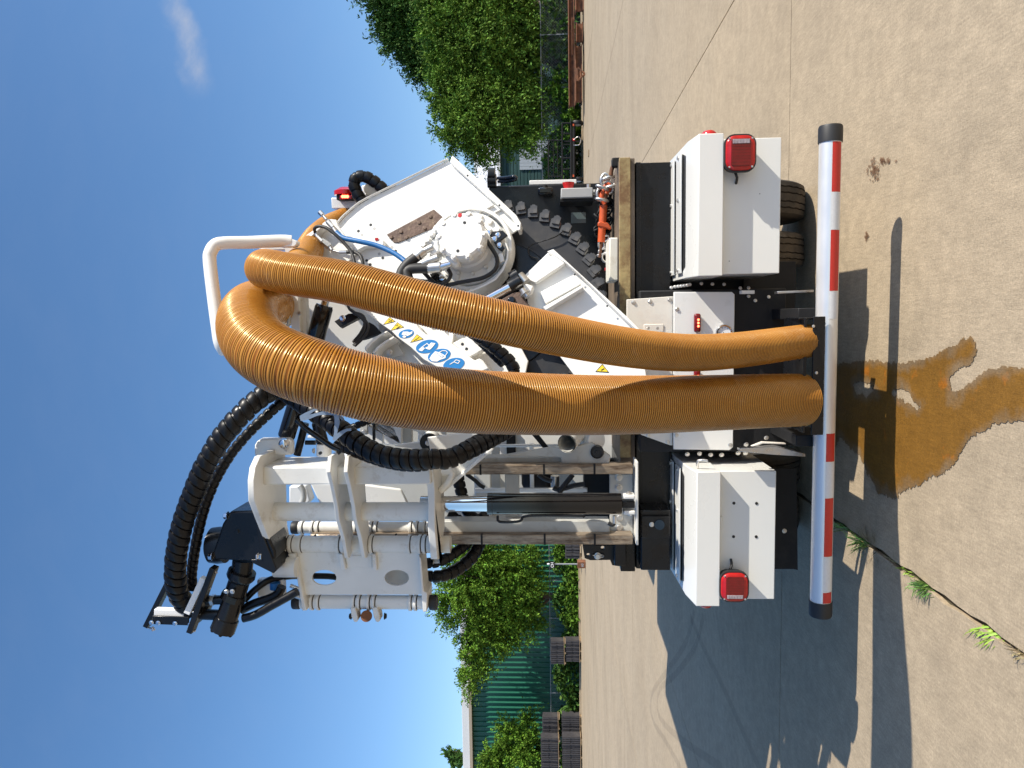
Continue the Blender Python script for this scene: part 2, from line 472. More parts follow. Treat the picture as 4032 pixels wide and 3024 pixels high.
def place(name, me, par=None, M=None):
    o = bpy.data.objects.new(name, me)
    col.objects.link(o)
    if M is not None:
        o.matrix_world = M
    if par is not None:
        o.parent = par
        o.matrix_parent_inverse = ROOTINV.get(par.name, Matrix.Identity(4))
    return o
ROOTINV = {}
def root(name, loc, label, cat, group=None):
    o = bpy.data.objects.new(name, None); col.objects.link(o)
    o.location = loc; o.empty_display_size = 0.2
    ROOTINV[o.name] = Matrix.Translation(-Vector(loc))
    tag(o, label, cat, group); return o
def tag(o, label=None, cat=None, group=None, kind=None):
    if label: o['label'] = label
    if cat: o['category'] = cat
    if group: o['group'] = group
    if kind: o['kind'] = kind
    return o

def smooth_path(pts, step=0.02):
    pts = [Vector(p) for p in pts]
    P = [pts[0] * 2 - pts[1]] + pts + [pts[-1] * 2 - pts[-2]]
    out = []
    for i in range(1, len(P) - 2):
        p0, p1, p2, p3 = P[i - 1], P[i], P[i + 1], P[i + 2]
        k = max(2, int((p2 - p1).length / step))
        for j in range(k):
            t = j / k
            out.append(0.5 * ((2 * p1) + (p2 - p0) * t + (2 * p0 - 5 * p1 + 4 * p2 - p3) * t * t + (3 * p1 - p0 - 3 * p2 + p3) * t ** 3))
    out.append(pts[-1])
    return out

def resample(path, ds):
    """points every ds along the path"""
    d = [0.0]
    for a, b in zip(path, path[1:]):
        d.append(d[-1] + (b - a).length)
    L = d[-1]; n = max(2, int(L / ds)); out = []; i = 0
    for k in range(n + 1):
        s_ = L * k / n
        while i < len(d) - 2 and d[i + 1] < s_:
            i += 1
        t = (s_ - d[i]) / max(1e-9, d[i + 1] - d[i])
        out.append(path[i].lerp(path[i + 1], min(1, t)))
    return out

def cylp(name, m, par, a, b, r, r2=None, seg=24, bev=0.0):
    return MB().cyl(a, b, r, r2, seg).out(name, m, par, bev)
def prismp(name, m, par, pts, vec, bev=0.0025):
    return MB().prism(pts, vec).out(name, m, par, bev)
def boxp(name, m, par, lo, hi, bev=0.003, M=None):
    return MB().box(lo, hi, M).out(name, m, par, bev)
def tubep(name, m, par, pts, r, seg=14, step=0.02, raw=False):
    return MB().tube(pts if raw else smooth_path(pts, step), r, seg).out(name, m, par, smooth=60)

def wrapp(name, par, pts, r, pitch, m='spiral_black', tilt=0.22, gap=0.80, seg=20):
    """hose bundle in spiral wrap: barrel-shaped turns with narrow gaps"""
    base = resample(smooth_path(pts, 0.01), pitch)
    fine, rr = [], []
    L = len(base)
    for i in range(L - 1):
        a, b = base[i], base[i + 1]
        jit = random.uniform(0.97, 1.03)
        for t, q in ((0.0, gap), (0.055, gap), (0.075, 0.97), (0.3, 1.02), (0.6, 1.02), (0.9, 0.97), (0.94, gap)):
            fine.append(a.lerp(b, t)); rr.append(r * q * (jit if q > 0.9 else 1))
    return MB().tube(fine, rr, seg, True, tilt).out(name, m, par, smooth=50)

def holed(outer, holes, vec):
    """flat plate (any plane) with real openings; outer and holes are lists of 3-D points"""
    bm = bmesh.new(); eds = []
    for loop in [outer] + holes:
        vs_ = [bm.verts.new(p) for p in loop]
        eds += [bm.edges.new((vs_[i], vs_[(i + 1) % len(vs_)])) for i in range(len(vs_))]
    r_ = bmesh.ops.triangle_fill(bm, edges=eds, use_beauty=True)
    fs = [g for g in r_['geom'] if isinstance(g, bmesh.types.BMFace)]
    if vec is not None:
        ex = bmesh.ops.extrude_face_region(bm, geom=fs)
        bmesh.ops.translate(bm, vec=Vector(vec), verts=[g for g in ex['geom'] if isinstance(g, bmesh.types.BMVert)])
    bmesh.ops.recalc_face_normals(bm, faces=bm.faces[:])
    return bm
def holedp(name, m, par, outer, holes, vec):
    bm = holed(outer, holes, vec)
    me = bpy.data.meshes.new(name); bm.to_mesh(me); bm.free()
    me.materials.append(MATS[m])
    return place(name, me, par)

def ellipse(fn, cx, cy, rx, ry, k=28, rot=0.0):
    c, s_ = math.cos(rot), math.sin(rot)
    o = []
    for i in range(k):
        a = 2 * math.pi * i / k
        dx, dy = rx * math.cos(a), ry * math.sin(a)
        o.append(fn(cx + dx * c - dy * s_, cy + dx * s_ + dy * c))
    return o

# shared hexagon bolts
_bolts = {}
def bolt(par, p, n, size, m='zinc', name='bolt', round_=False, h=0.62):
    key = (m, round_, h)
    if key not in _bolts:
        b = MB()
        b.lathe((0, 0, 0), (0, 0, 1), [(0, 1.25), (0.14, 1.25), (0.16, 1.2)], 20)
        b.lathe((0, 0, 0.14), (0, 0, 1), [(0, 1.0), (h * 0.85, 1.0), (h, 0.86)], 20 if round_ else 6)
        _bolts[key] = b.mesh('bolt', m, 30)
    q = Vector((0, 0, 1)).rotation_difference(Vector(n).normalized()).to_matrix().to_4x4()
    M = Matrix.Translation(Vector(p)) @ q @ Matrix.Rotation(random.uniform(0, 6), 4, 'Z') @ Matrix.Diagonal((size, size, size, 1))
    return place(name, _bolts[key], par, M)

BACK = Vector((0, 1, 0)); FRONT = Vector((0, -1, 0)); UP = Vector((0, 0, 1))
# cirrus wisp, laid in the sky by direction
def cloud_mask():
    p0, p1 = ray((560, -140)).normalized(), ray((800, 380)).normalized()
    c = ((p0 + p1) * 0.5).normalized(); a = (p1 - p0).normalized(); b = c.cross(a).normalized()
    half = (p1 - p0).length * 0.5
    def dot(v):
        q = wn.new('ShaderNodeVectorMath'); q.operation = 'DOT_PRODUCT'
        wl.new(tc.outputs['Generated'], q.inputs[0]); q.inputs[1].default_value = v; return q.outputs['Value']
    nd = wn.new('ShaderNodeTexNoise'); nd.inputs['Scale'].default_value = 9; nd.inputs['Detail'].default_value = 6
    wl.new(tc.outputs['Generated'], nd.inputs['Vector'])
    def expr(op, x, y):
        q = wn.new('ShaderNodeMath'); q.operation = op
        for i, s_ in enumerate((x, y)):
            if s_ is None: continue
            if isinstance(s_, (int, float)): q.inputs[i].default_value = s_
            else: wl.new(s_, q.inputs[i])
        return q.outputs[0]
    wob = expr('MULTIPLY', expr('SUBTRACT', nd.outputs['Fac'], 0.5), 0.10)
    db = expr('ABSOLUTE', expr('ADD', dot(b), wob), None)
    da = expr('ABSOLUTE', expr('ADD', dot(a), -c.dot(a)), None)
    def fall(s_, lo, hi):
        q = wn.new('ShaderNodeMapRange'); q.interpolation_type = 'SMOOTHSTEP'
        q.inputs[1].default_value = lo; q.inputs[2].default_value = hi; q.inputs[3].default_value = 1; q.inputs[4].default_value = 0
        wl.new(s_, q.inputs[0]); return q.outputs[0]
    m_ = expr('MULTIPLY', fall(db, 0.0, 0.021), fall(da, half * 0.55, half * 1.10))
    front = expr('GREATER_THAN', dot(c), 0.5)
    m_ = expr('MULTIPLY', m_, front)
    faint = expr('MULTIPLY', rp.outputs[0], 0.03)
    body = expr('MULTIPLY', m_, expr('ADD', expr('MULTIPLY', rp.outputs[0], 0.8), 0.20))
    wl.new(expr('MAXIMUM', body, faint), mixc.inputs[0])
cloud_mask()

# ================================================================ the setting
def grid_sheet(x0, x1, y0, y1, z):
    return MB().sheet([(x0, y0, z), (x1, y0, z), (x1, y1, z), (x0, y1, z)])
ground = grid_sheet(-900, 900, -900, 1200, -0.03).out('ground', 'soil')
tag(ground, kind='structure')
JX = [-10.15, -5.74, -1.325, 3.075, 7.75]
JY = [-4.0, 5.85, 17.05, 19.2, 33.0]
xs = [-60, -27.8, -19, -14.6] + JX + [12.2, 16.6, 40]
ys = [-40, -14] + JY + [44.0, 53.5]
slab_n = 0
for i in range(len(xs) - 1):
    for j in range(len(ys) - 1):
        w = 0.006 + 0.0008 * max(0, ys[j]) * 0.3
        wl_ = 0.011 if xs[i] == -1.325 else w
        wr_ = 0.011 if xs[i + 1] == -1.325 else w
        z1 = random.uniform(-0.0015, 0.0015)
        if ys[j + 1] > 44.5 and xs[i] > 5: continue
        s_ = MB()
        x0, x1, y0, y1 = xs[i] + wl_, xs[i + 1] - wr_, ys[j] + w, ys[j + 1] - w
        def edge_pts(xe, sgn):
            o, y = [], y0
            rough = xe in (xs[i] + 0.011, xs[i + 1] - 0.011) and abs(abs(xe) - 1.325) < 0.03
            if rough and y1 > 1.5 and y0 < 8:
                k = 90
                for q in range(k + 1):
                    yy = y0 + (y1 - y0) * q / k
                    bite = max(0, random.gauss(0, 0.006)) + (0.02 * random.random() if random.random() < 0.10 else 0)
                    o.append((xe + sgn * bite, yy, z1))
                return o
            return [(xe, y0, z1), (xe, y1, z1)]
        left, right = edge_pts(x0, 1), edge_pts(x1, -1)
        s_.prism(left[::-1] + right, (0, 0, -0.028))
        s_.out('concrete_slab', 'concrete', ground, smooth=0)

# the wet orange stain
def jag(pts, closed=True, amp=0.010, step=0.018):
    out = []
    k = len(pts)
    for i in range(k):
        a, b = Vector(pts[i]), Vector(pts[(i + 1) % k])
        n = max(1, int((b - a).length / step))
        for t in range(n):
            p = a.lerp(b, t / n)
            out.append(p + Vector((random.gauss(0, amp), random.gauss(0, amp), 0)) * (1 if t else 0.4))
    return out
def gz(f, pts, z):
    return [pz(f(*p), z) for p in pts]
stain_o = [(150, 215), (205, 207), (272, 195), (345, 203), (430, 205), (500, 190), (540, 165), (590, 150), (630, 120), (660, 110), (683, 130),
           (685, 170), (665, 210), (640, 225), (610, 235), (583, 265), (590, 312), (640, 292), (680, 255), (720, 225), (760, 215), (848, 225),
           (1000, 240), (1000, 430), (848, 420), (760, 425), (710, 455), (650, 490), (625, 540), (600, 580), (540, 612), (480, 645), (430, 668), (380, 700),
           (330, 680), (290, 610), (260, 545), (215, 500), (190, 475), (172, 520), (140, 500)]
st_h1 = [(235, 285), (262, 276), (300, 290), (318, 312), (290, 322), (250, 315)]
st_h2 = [(383, 312), (412, 302), (440, 318), (452, 345), (475, 362), (468, 376), (440, 352), (405, 334)]
def stain_mesh():
    """fine sheet of soaked concrete: ragged rim, damp fringe, amber silt inside (how soaked each point is, kept per vertex)"""
    loops = [np.array([(p.x, p.y) for p in gz(zN, h, 0.0)]) for h in (stain_o, st_h1, st_h2)]
    lo, hi = loops[0].min(0), loops[0].max(0)
    st = 0.006
    gx, gy = np.arange(lo[0] - .03, hi[0] + .03, st), np.arange(lo[1] - .03, hi[1] + .03, st)
    X, Y = np.meshgrid(gx, gy, indexing='ij')
    P = np.stack([X.ravel(), Y.ravel()], 1)
    dist = np.full(len(P), 1e9); ins = np.zeros(len(P), bool)
    for lp in loops:
        for i in range(len(lp)):
            a, b_ = lp[i], lp[(i + 1) % len(lp)]
            ab = b_ - a; t = np.clip(((P - a) @ ab) / (ab @ ab), 0, 1)
            dist = np.minimum(dist, np.hypot(*(P - a - t[:, None] * ab).T))
            c = ((a[1] > P[:, 1]) != (b_[1] > P[:, 1]))
            with np.errstate(divide='ignore', invalid='ignore'):
                xc = (b_[0] - a[0]) * (P[:, 1] - a[1]) / (b_[1] - a[1] + 1e-12) + a[0]
            ins ^= c & (P[:, 0] < xc)
    sd_ = np.where(ins, dist, -dist).reshape(X.shape)
    def vnoise(cell, amp):
        n0, n1 = int(X.shape[0] * st / cell) + 3, int(X.shape[1] * st / cell) + 3
        g = rng.normal(size=(n0, n1)); u = (X - gx[0]) / cell; v = (Y - gy[0]) / cell
        i, j = u.astype(int), v.astype(int); fu, fv = u - i, v - j
        fu, fv = fu * fu * (3 - 2 * fu), fv * fv * (3 - 2 * fv)
        return amp * (g[i, j] * (1 - fu) * (1 - fv) + g[i + 1, j] * fu * (1 - fv) + g[i, j + 1] * (1 - fu) * fv + g[i + 1, j + 1] * fu * fv)
    sd_ = sd_ + vnoise(.05, .006) + vnoise(.018, .005) + vnoise(.009, .003)
    soak = np.clip((sd_ + vnoise(.10, .016) + vnoise(.03, .006)) / 0.055, 0, 1)
    keep = sd_ > 0
    cell = keep[:-1, :-1] & keep[1:, :-1] & keep[:-1, 1:] & keep[1:, 1:]
    idx = -np.ones(X.shape, int)
    used = np.zeros(X.shape, bool)
    for di in (0, 1):
        for dj in (0, 1):
            used[di:X.shape[0] - 1 + di, dj:X.shape[1] - 1 + dj] |= cell
    idx[used] = np.arange(used.sum())
    ci, cj = np.nonzero(cell)
    faces = np.stack([idx[ci, cj], idx[ci + 1, cj], idx[ci + 1, cj + 1], idx[ci, cj + 1]], 1)
    vv = np.stack([X[used], Y[used], np.full(used.sum(), 0.0030)], 1)
    me_ = bpy.data.meshes.new('wet_stain'); me_.from_pydata(vv.tolist(), [], faces.tolist())
    at_ = me_.attributes.new('soak', 'FLOAT', 'POINT'); at_.data.foreach_set('value', soak[used].astype(np.float32))
    me_.materials.append(MATS['wet_concrete']); me_.update()
    return me_
place('wet_stain', stain_mesh(), ground)
# spots of rust on the slab
for cx, cy, sx, sy, n in ((375, 740, 30, 45, 60), (425, 700, 30, 12, 34), (345, 1025, 8, 22, 16)):
    s_ = MB()
    for q in range(n):
        c = pz(zM(cx + random.gauss(0, sx * .5), cy + random.gauss(0, sy * .5)), 0.0045 + 0.0001 * (q % 8))
        r0 = random.uniform(0.003, 0.011)
        s_.sheet([c + Vector((math.cos(a) * r0 * random.uniform(.6, 1.3), math.sin(a) * r0 * 1.6 * random.uniform(.5, 1.3), 0)) for a in [k * 0.785 for k in range(8)]])
    tag(s_.out('rust_spot', 'rust_stain', ground, fix=False), kind='stuff')
# tyre tracks
def track(pts, w, z):
    p = smooth_path([pz(q, z) for q in pts], 0.15)
    s_ = MB(); vs_ = []
    for i, a in enumerate(p):
        b = p[min(i + 1, len(p) - 1)] - p[max(i - 1, 0)]
        nrm = Vector((-b.y, b.x, 0)).normalized() * w
        vs_ += [a - nrm, a + nrm]
    s_.add(vs_, [(2 * i, 2 * i + 1, 2 * i + 3, 2 * i + 2) for i in range(len(p) - 1)])
    s_.out('tyre_mark', 'tyre_mark', ground, fix=False)
track([zO(1560, 1659), zO(1475, 1600), zO(1432, 1560), zO(1420, 1530), zO(1425, 1490), zO(1460, 1455), zO(1500, 1400), zO(1520, 1330)], 0.055, 0.0050)
track([zO(1470, 1659), zO(1437, 1600), zO(1412, 1560), zO(1405, 1525), zO(1412, 1490), zO(1440, 1450), zO(1480, 1390), zO(1500, 1320)], 0.055, 0.0056)
track([zO(1640, 1659), zO(1560, 1480), zO(1520, 1400), zO(1490, 1330)], 0.05, 0.0062)

# kerb along the far edge on the left
kb = MB().box((-60, 53.5, -0.03), (-6, 53.72, 0.13)).out('kerb', 'concrete', None, 0.02); tag(kb, kind='structure')
kb2 = MB().box((5.2, 44.0, -0.03), (40, 44.2, 0.05)).out('kerb', 'concrete', None, 0.02); tag(kb2, kind='structure')

# ---------------------------------------------------------------- foliage
def leaf_mesh(name, pos, dirs, size, m, elong=2.1):
    n = len(pos)
    if dirs is None or isinstance(dirs, int):
        d = rng.normal(size=(n, 3)); d[:, 2] *= 0.7
    else:
        d = dirs + rng.normal(size=(n, 3)) * 0.45
    d /= np.linalg.norm(d, axis=1)[:, None]
    up = np.array([0.0, 0.0, 1.0]) + rng.normal(size=(n, 3)) * 0.55       # leaf faces look mostly upwards
    e = np.cross(d, up); e /= np.linalg.norm(e, axis=1)[:, None] + 1e-9
    s_ = size * rng.uniform(0.6, 1.3, n)[:, None]
    a, b = d * s_ * elong * 0.5, e * s_ * 0.5
    v = np.stack([pos - a, pos + b * 0.9 - a * 0.1, pos + a, pos - b * 0.9 - a * 0.1], 1).reshape(-1, 3)
    me = bpy.data.meshes.new(name)
    me.vertices.add(4 * n); me.vertices.foreach_set('co', v.astype(np.float32).ravel())
    me.loops.add(4 * n); me.loops.foreach_set('vertex_index', np.arange(4 * n, dtype=np.int32))
    me.polygons.add(n); me.polygons.foreach_set('loop_start', np.arange(0, 4 * n, 4, dtype=np.int32))
    me.polygons.foreach_set('loop_total', np.full(n, 4, dtype=np.int32))
    me.materials.append(MATS[m]); me.update(calc_edges=True)
    return me

def crown_points(blobs, n_clump, per, cl_r, droop=0.0, inner=0.30):
    """blobs: (centre, rx, ry, rz); every clump is a fan of short twigs set with leaves, most of them near a lobe's surface"""
    w = np.array([b[1] * b[2] * b[3] for b in blobs]) ** 0.75; w /= w.sum()
    P, D = [], []
    for k in range(n_clump):
        c, rx, ry, rz = blobs[rng.choice(len(blobs), p=w)]
        d = rng.normal(size=3); d /= np.linalg.norm(d)
        rad = rng.uniform(0.15, 0.6) if rng.random() < inner else rng.uniform(0.72, 1.0)
        q = np.array(c) + d * np.array([rx, ry, rz]) * rad
        ax = d + np.array([0, 0, 0.25 - droop]) + rng.normal(size=3) * 0.25; ax /= np.linalg.norm(ax)
        wild = rad > 0.72 and rng.random() < 0.14
        nt = 5; m_ = max(3, int(per * rng.uniform(0.6, 1.4) / nt)); L = cl_r * rng.uniform(0.7, 1.5) * (1.6 if wild else 0.9)
        for j in range(nt):
            tw = ax + rng.normal(size=3) * 0.5; tw[2] -= droop * 0.5; tw /= np.linalg.norm(tw)
            t = np.sort(rng.uniform(0.0, 1.0, m_))[:, None]
            sag = np.zeros((m_, 3)); sag[:, 2] = -0.25 * (t[:, 0] ** 2) * L * (1 + 2 * droop)
            off = np.clip(rng.normal(size=(m_, 3)), -1.6, 1.6) * 0.10 * cl_r
            P.append(q + tw * t * L * 1.25 + sag + off)
            side = np.cross(tw, rng.normal(size=3)); side /= np.linalg.norm(side) + 1e-9
            D.append(np.where((np.arange(m_) % 2 == 0)[:, None], tw + side, tw - side))
    return np.concatenate(P), np.concatenate(D)

def tree(name, base, blobs, trunk_r, m, label, n_clump, per, cl_r, leaf, group, droop=0.0, cat='tree', limb=7, crown_name='crown'):
    base = Vector(base)
    t = root(name, base, label, cat, group)
    top = Vector(blobs[0][0])
    s_ = MB()
    mid = base.lerp(top, 0.55) + Vector((random.uniform(-.2, .2), 0, 0))
    path = smooth_path([base - Vector((0, 0, .1)), base.lerp(mid, .5) + Vector((random.uniform(-.1, .1), 0, 0)), mid, top], 0.4)
    s_.tube(path, [trunk_r * (1.25 - 1.0 * i / len(path)) for i in range(len(path))], 10)
    s_.out('trunk', 'bark', t, smooth=60)
    for k in range(limb):
        b = blobs[k % len(blobs)]
        st = path[int(len(path) * random.uniform(0.3, 0.75))]
        e = Vector(b[0]) + Vector((random.uniform(-.6, .6) * b[1], random.uniform(-.6, .6) * b[2], random.uniform(-.3, .6) * b[3]))
        lp = smooth_path([st, st.lerp(e, .5) + Vector((0, 0, random.uniform(-.2, .5))), e], 0.4)
        MB().tube(lp, [trunk_r * 0.42 * (1 - 0.85 * i / len(lp)) for i in range(len(lp))], 7).out('branch', 'bark', t, smooth=60)
    pos, dr = crown_points([(tuple(b[0]), b[1], b[2], b[3]) for b in blobs], n_clump, per, cl_r, droop)
    place(crown_name, leaf_mesh(crown_name, pos, dr, leaf, m), t)
    return t

def blob(pt, Y, rpx_h, rpx_v, depth=None):
    """a crown lobe centred on a photographed point at distance Y; radii in photograph pixels (horizontal, vertical)"""
    c = py(pt, Y); k = Y / FPX
    return (c, rpx_h * k * .86, (depth if depth else rpx_h * k * 0.75), rpx_v * k * .86)

GT = 'trees behind the yard fence'
# left of the mast: the feathery tree before the green shed
YL = 55.5
bl = [blob(zL(560, 330), YL, 130, 150), blob(zL(420, 250), YL - 1, 115, 100), blob(zL(640, 520), YL, 130, 130), blob(zL(420, 560), YL, 125, 110),
      blob(zL(560, 720), YL - .5, 105, 105), blob(zL(700, 650), YL, 95, 105), blob(zL(480, 900), YL, 105, 60), blob(zL(720, 300), YL - .5, 115, 110),
      blob(zL(280, 430), YL, 80, 55), blob(zL(850, 420), YL, 90, 75), blob(zL(840, 620), YL, 90, 70), blob(zL(500, 100), YL, 110, 120),
      blob(zL(430, 1030), YL, 55, 35), blob(zL(840, 180), YL, 80, 65)]
tb = pz(zL(1150, 470), 0.3); b0 = py(zL(1200, 470), YL); b0.z = 0
tree('tree', b0, bl, 0.28, 'leaf_left', 'broad feathery green tree in front of the ribbed green building', 950, 125, 0.85, 0.105, GT)
bl = [blob(zL(660, 1590), YL + .6, 60, 80), blob(zL(760, 1460), YL + .6, 60, 70), blob(zL(850, 1570), YL + .4, 90, 70), blob(zL(860, 1340), YL + .5, 38, 36), blob(zL(590, 1670), YL + .5, 50, 55), blob(zL(700, 1350), YL + .6, 26, 30)]
b0 = py(zL(1150, 1550), YL + .6); b0.z = 0
tree('tree', b0, bl, 0.14, 'leaf_left', 'lower bushy tree behind the large stacks of track pads', 380, 90, 0.6, 0.10, GT)
bl = [blob(zL(355, 1600), 84, 26, 26), blob(zL(300, 1540), 84, 10, 18)]
b0 = py(zL(700, 1600), 84); b0.z = 0
tree('tree', b0, bl, 0.16, 'leaf_dark', 'small distant treetop just above the white roof edge', 60, 22, 0.5, 0.26, GT, limb=5)
# right: one tall dark tree, one broad lighter tree, one drooping
YR = 47.0
bl = [blob(zK(390, 60), YR + 5, 130, 130), blob(zK(480, 250), YR + 5, 120, 110), blob(zK(330, 180), YR + 5, 75, 75), blob(zK(560, 380), YR + 5, 110, 90), blob(zK(360, 330), YR + 5, 60, 55),
      blob(zK(580, 520), YR + 5, 50, 55), blob(zK(300, -100), YR + 5, 120, 120)]
b0 = py(zK(1500, 60), YR + 5); b0.z = 0
tree('tree', b0, bl, 0.34, 'leaf_dark', 'tallest dark green tree at the right edge of the yard', 900, 105, 0.85, 0.11, GT)
bl = [blob(zK(850, 170), YR, 170, 150), blob(zK(700, 80), YR, 120, 95), blob(zK(760, 430), YR, 130, 110), blob(zK(980, 450), YR - 1, 150, 140), blob(zK(1150, 150), YR - 1, 150, 120),
      blob(zK(1280, 300), YR - 1, 130, 110), blob(zK(1200, 560), YR - 1, 130, 110), blob(zK(880, 640), YR, 120, 120), blob(zK(700, 250), YR, 110, 80), blob(zK(1350, 100), YR - .5, 110, 90),
      blob(zK(1390, 480), YR - .5, 100, 70), blob(zK(960, -40), YR, 160, 150)]
b0 = py(zK(1650, 560), YR); b0.z = 0
tree('tree', b0, bl, 0.34, 'leaf_right', 'broad leafy tree overhanging the rusty steel beams', 1250, 125, 0.9, 0.10, GT)
bl = [blob(zK(760, 760), YR - 1, 95, 95), blob(zK(900, 850), YR - 1.5, 110, 110), blob(zK(1060, 800), YR - 1, 120, 110), blob(zK(850, 1010), YR - 2, 100, 110), blob(zK(1050, 990), YR - 2, 75, 95),
      blob(zK(1230, 820), YR - 1, 120, 110), blob(zK(1260, 1010), YR - 1.5, 80, 70), blob(zK(1380, 900), YR - 1, 75, 60), blob(zK(780, 1130), YR - 2.5, 50, 55), blob(zK(1370, 1130), YR - 2, 45, 45), blob(zK(960, 1180), YR - 2, 40, 60)]
b0 = py(zK(1660, 720), YR - 1); b0.z = 0
tree('tree', b0, bl, 0.26, 'leaf_right', 'drooping light green tree between the beams and the saw guard', 820, 115, 0.8, 0.092, GT, droop=0.45)
# dark undergrowth along both fences: uncountable leaves
def thicket(name, x0, x1, y0, y1, h, n, leaf, m, label):
    x = rng.uniform(x0, x1, n); y = rng.uniform(y0, y1, n)
    hh = h * (0.45 + 0.55 * np.abs(np.sin(x * 0.9 + 1.3 * np.sin(x * 0.37))))
    z = hh * rng.uniform(0, 1, n) ** 0.8
    o = place(name, leaf_mesh(name, np.stack([x, y, z], 1), 1, leaf, m))
    tag(o, label, 'undergrowth', None, 'stuff'); return o
thicket('undergrowth', -62, -8, 53.9, 55.0, 2.1, 16000, 0.22, 'leaf_dark', 'dark rough undergrowth along the fence below the green building')
thicket('undergrowth', 5.0, 30, 44.6, 47.5, 2.3, 15000, 0.21, 'leaf_dark', 'dark undergrowth behind the trailer and rusty beams')
# shrubs one can pick out
for (pt, r_h, r_v, lab) in ((zL(1180, 390), 70, 34, 'bright green shrub beside the capped sign post'), (zL(1180, 560), 60, 30, 'bright green shrub left of the tree trunk at the kerb'),
                            (zL(1190, 250), 55, 24, 'bright green shrub directly behind the CH sign post'), (zL(1100, 130), 40, 26, 'tall bright shrub beside the mast rail and dark track pads')):
    c = py(pt, 54.0); b0 = Vector((c.x, 54.0, 0))
    t = root('shrub', b0, lab, 'shrub', 'shrubs along the kerb')
    bl = [(Vector((c.x, 54.15, max(c.z, .5))), r_h * 54 / FPX, 0.5, r_v * 54 / FPX * 1.3), (Vector((c.x + .3, 54.1, .35)), r_h * 54 / FPX, 0.45, 0.5)]
    pos, dr = crown_points([(tuple(q[0]), *q[1:]) for q in bl], 150, 18, 0.22)
    pos[:, 2] = np.abs(pos[:, 2])
    place('foliage', leaf_mesh('foliage', pos, 1, 0.15, 'leaf_bright'), t)
    for k in range(3):
        MB().tube([b0 + Vector((k * .1 - .1, 0.1, 0)), b0 + Vector((k * .4 - .4, 0.15, .6))], [.02, .008], 6).out('stem', 'bark', t)
c = py(zK(1720, 640), 43.2)
t = root('shrub', (c.x, 43.2, 0), 'pale green weedy shrub at the end of the rusty beams', 'shrub')
pos, dr = crown_points([((c.x, 44.6, .9), 1.0, .4, .8), ((c.x - 2.4, 44.6, .5), 1.0, .4, .5), ((c.x - 1.2, 44.5, .5), .9, .4, .55)], 130, 18, .22)
place('foliage', leaf_mesh('foliage', pos, 1, 0.14, 'leaf_bright'), t)

# ---------------------------------------------------------------- green ribbed building on the left
YB = 60.0
eave = py(zL(450, 1400), YB - .3)
b = root('metal_building', (-30, YB, 0), 'long green ribbed metal building with white roof edge behind the left tree', 'building')
zt = eave.z
pw = 0.44
x_l, x_r = -62.0, -7.0
pan = MB()
prof = [(0, 0), (0.10, 0), (0.135, -0.11), (0.20, -0.11), (0.235, 0), (pw - 0.002, 0)]
vs_ = [(x, y, 0) for x, y in prof] + [(x, y, zt) for x, y in prof]
k = len(prof)
pan.add(vs_, [(i, i + 1, i + 1 + k, i + k) for i in range(k - 1)])
# folded edge so the sheet has a thickness
pan.add([(x, y + 0.03, 0) for x, y in prof] + [(x, y + 0.03, zt) for x, y in prof], [(i + 1, i, i + k, i + 1 + k) for i in range(k - 1)])
pm = pan.mesh('wall_panel', 'green_wall', 0)
x = x_l
while x < x_r:
    place('wall_panel', pm, b, Matrix.Translation((x, YB, 0))); x += pw
boxp('wall_core', 'green_wall_dark', b, (x_l, YB + .06, 0), (x_r, YB + 30, zt), 0)
rf = MB()
rf.prism([(x_l - .5, YB - .55, zt + 0.02), (x_l - .5, YB - .55, zt + .62), (x_l - .5, YB + 15, zt + 2.2), (x_l - .5, YB + 30.5, zt + .62), (x_l - .5, YB + 30.5, zt + .02)], (x_r - x_l + 1, 0, 0))
rfo = rf.out('roof', 'roof_white', b, 0.02)
boxp('gutter', 'fascia_tan', b, (x_l - .5, YB - .62, zt - .22), (x_r + .5, YB - .02, zt + .0), 0.01)
# dark building on the right behind the trees
YB2 = 66.0
q0, q1 = py(zK(1150, 1420), YB2), py(zK(1150, 860), YB2)
b = root('metal_building', (6, YB2, 0), 'dark blue-green metal building with a pale door glimpsed behind the drooping tree', 'building')
zt2 = q0.z; xl2, xr2 = -1.0, 30.0
boxp('wall_core', 'green_wall_dark', b, (xl2, YB2 + .06, 0), (xr2, YB2 + 20, zt2), 0)
n2 = int(zt2 / 0.30)
sm_ = MB().prism([(0, 0, 0), (0, -0.05, 0.03), (0, -0.05, 0.24), (0, 0, 0.29)], (xr2 - xl2, 0, 0)).mesh('wall_panel', 'green_wall_dark', 0)
for i in range(n2):
    place('wall_panel', sm_, b, Matrix.Translation((xl2, YB2, i * 0.30)))
rt = py(zK(1010, 1300), YB2).z
rf = MB(); rf.prism([(xl2 - .4, YB2 - .4, zt2), (xl2 - .4, YB2 - .4, zt2 + .25), (xl2 - .4, YB2 + 12, rt + 2.0), (xl2 - .4, YB2 + 20, zt2)], (xr2 - xl2 + .8, 0, 0))
rf.out('roof', 'roof_white', b, 0.02)
d0, d1 = py(zK(1300, 1345), YB2 - .12), py(zK(1490, 1100), YB2 - .12)
dw = (d1.x - d0.x) / 9
dm = MB().box((0, 0, 0), (dw * .94, .05, d0.z - 0.1)).mesh('door_panel', 'panel_pale', 0)
for i in range(9):
    place('door_panel', dm, b, Matrix.Translation((d0.x + i * dw, YB2 - .14, 0.1)))

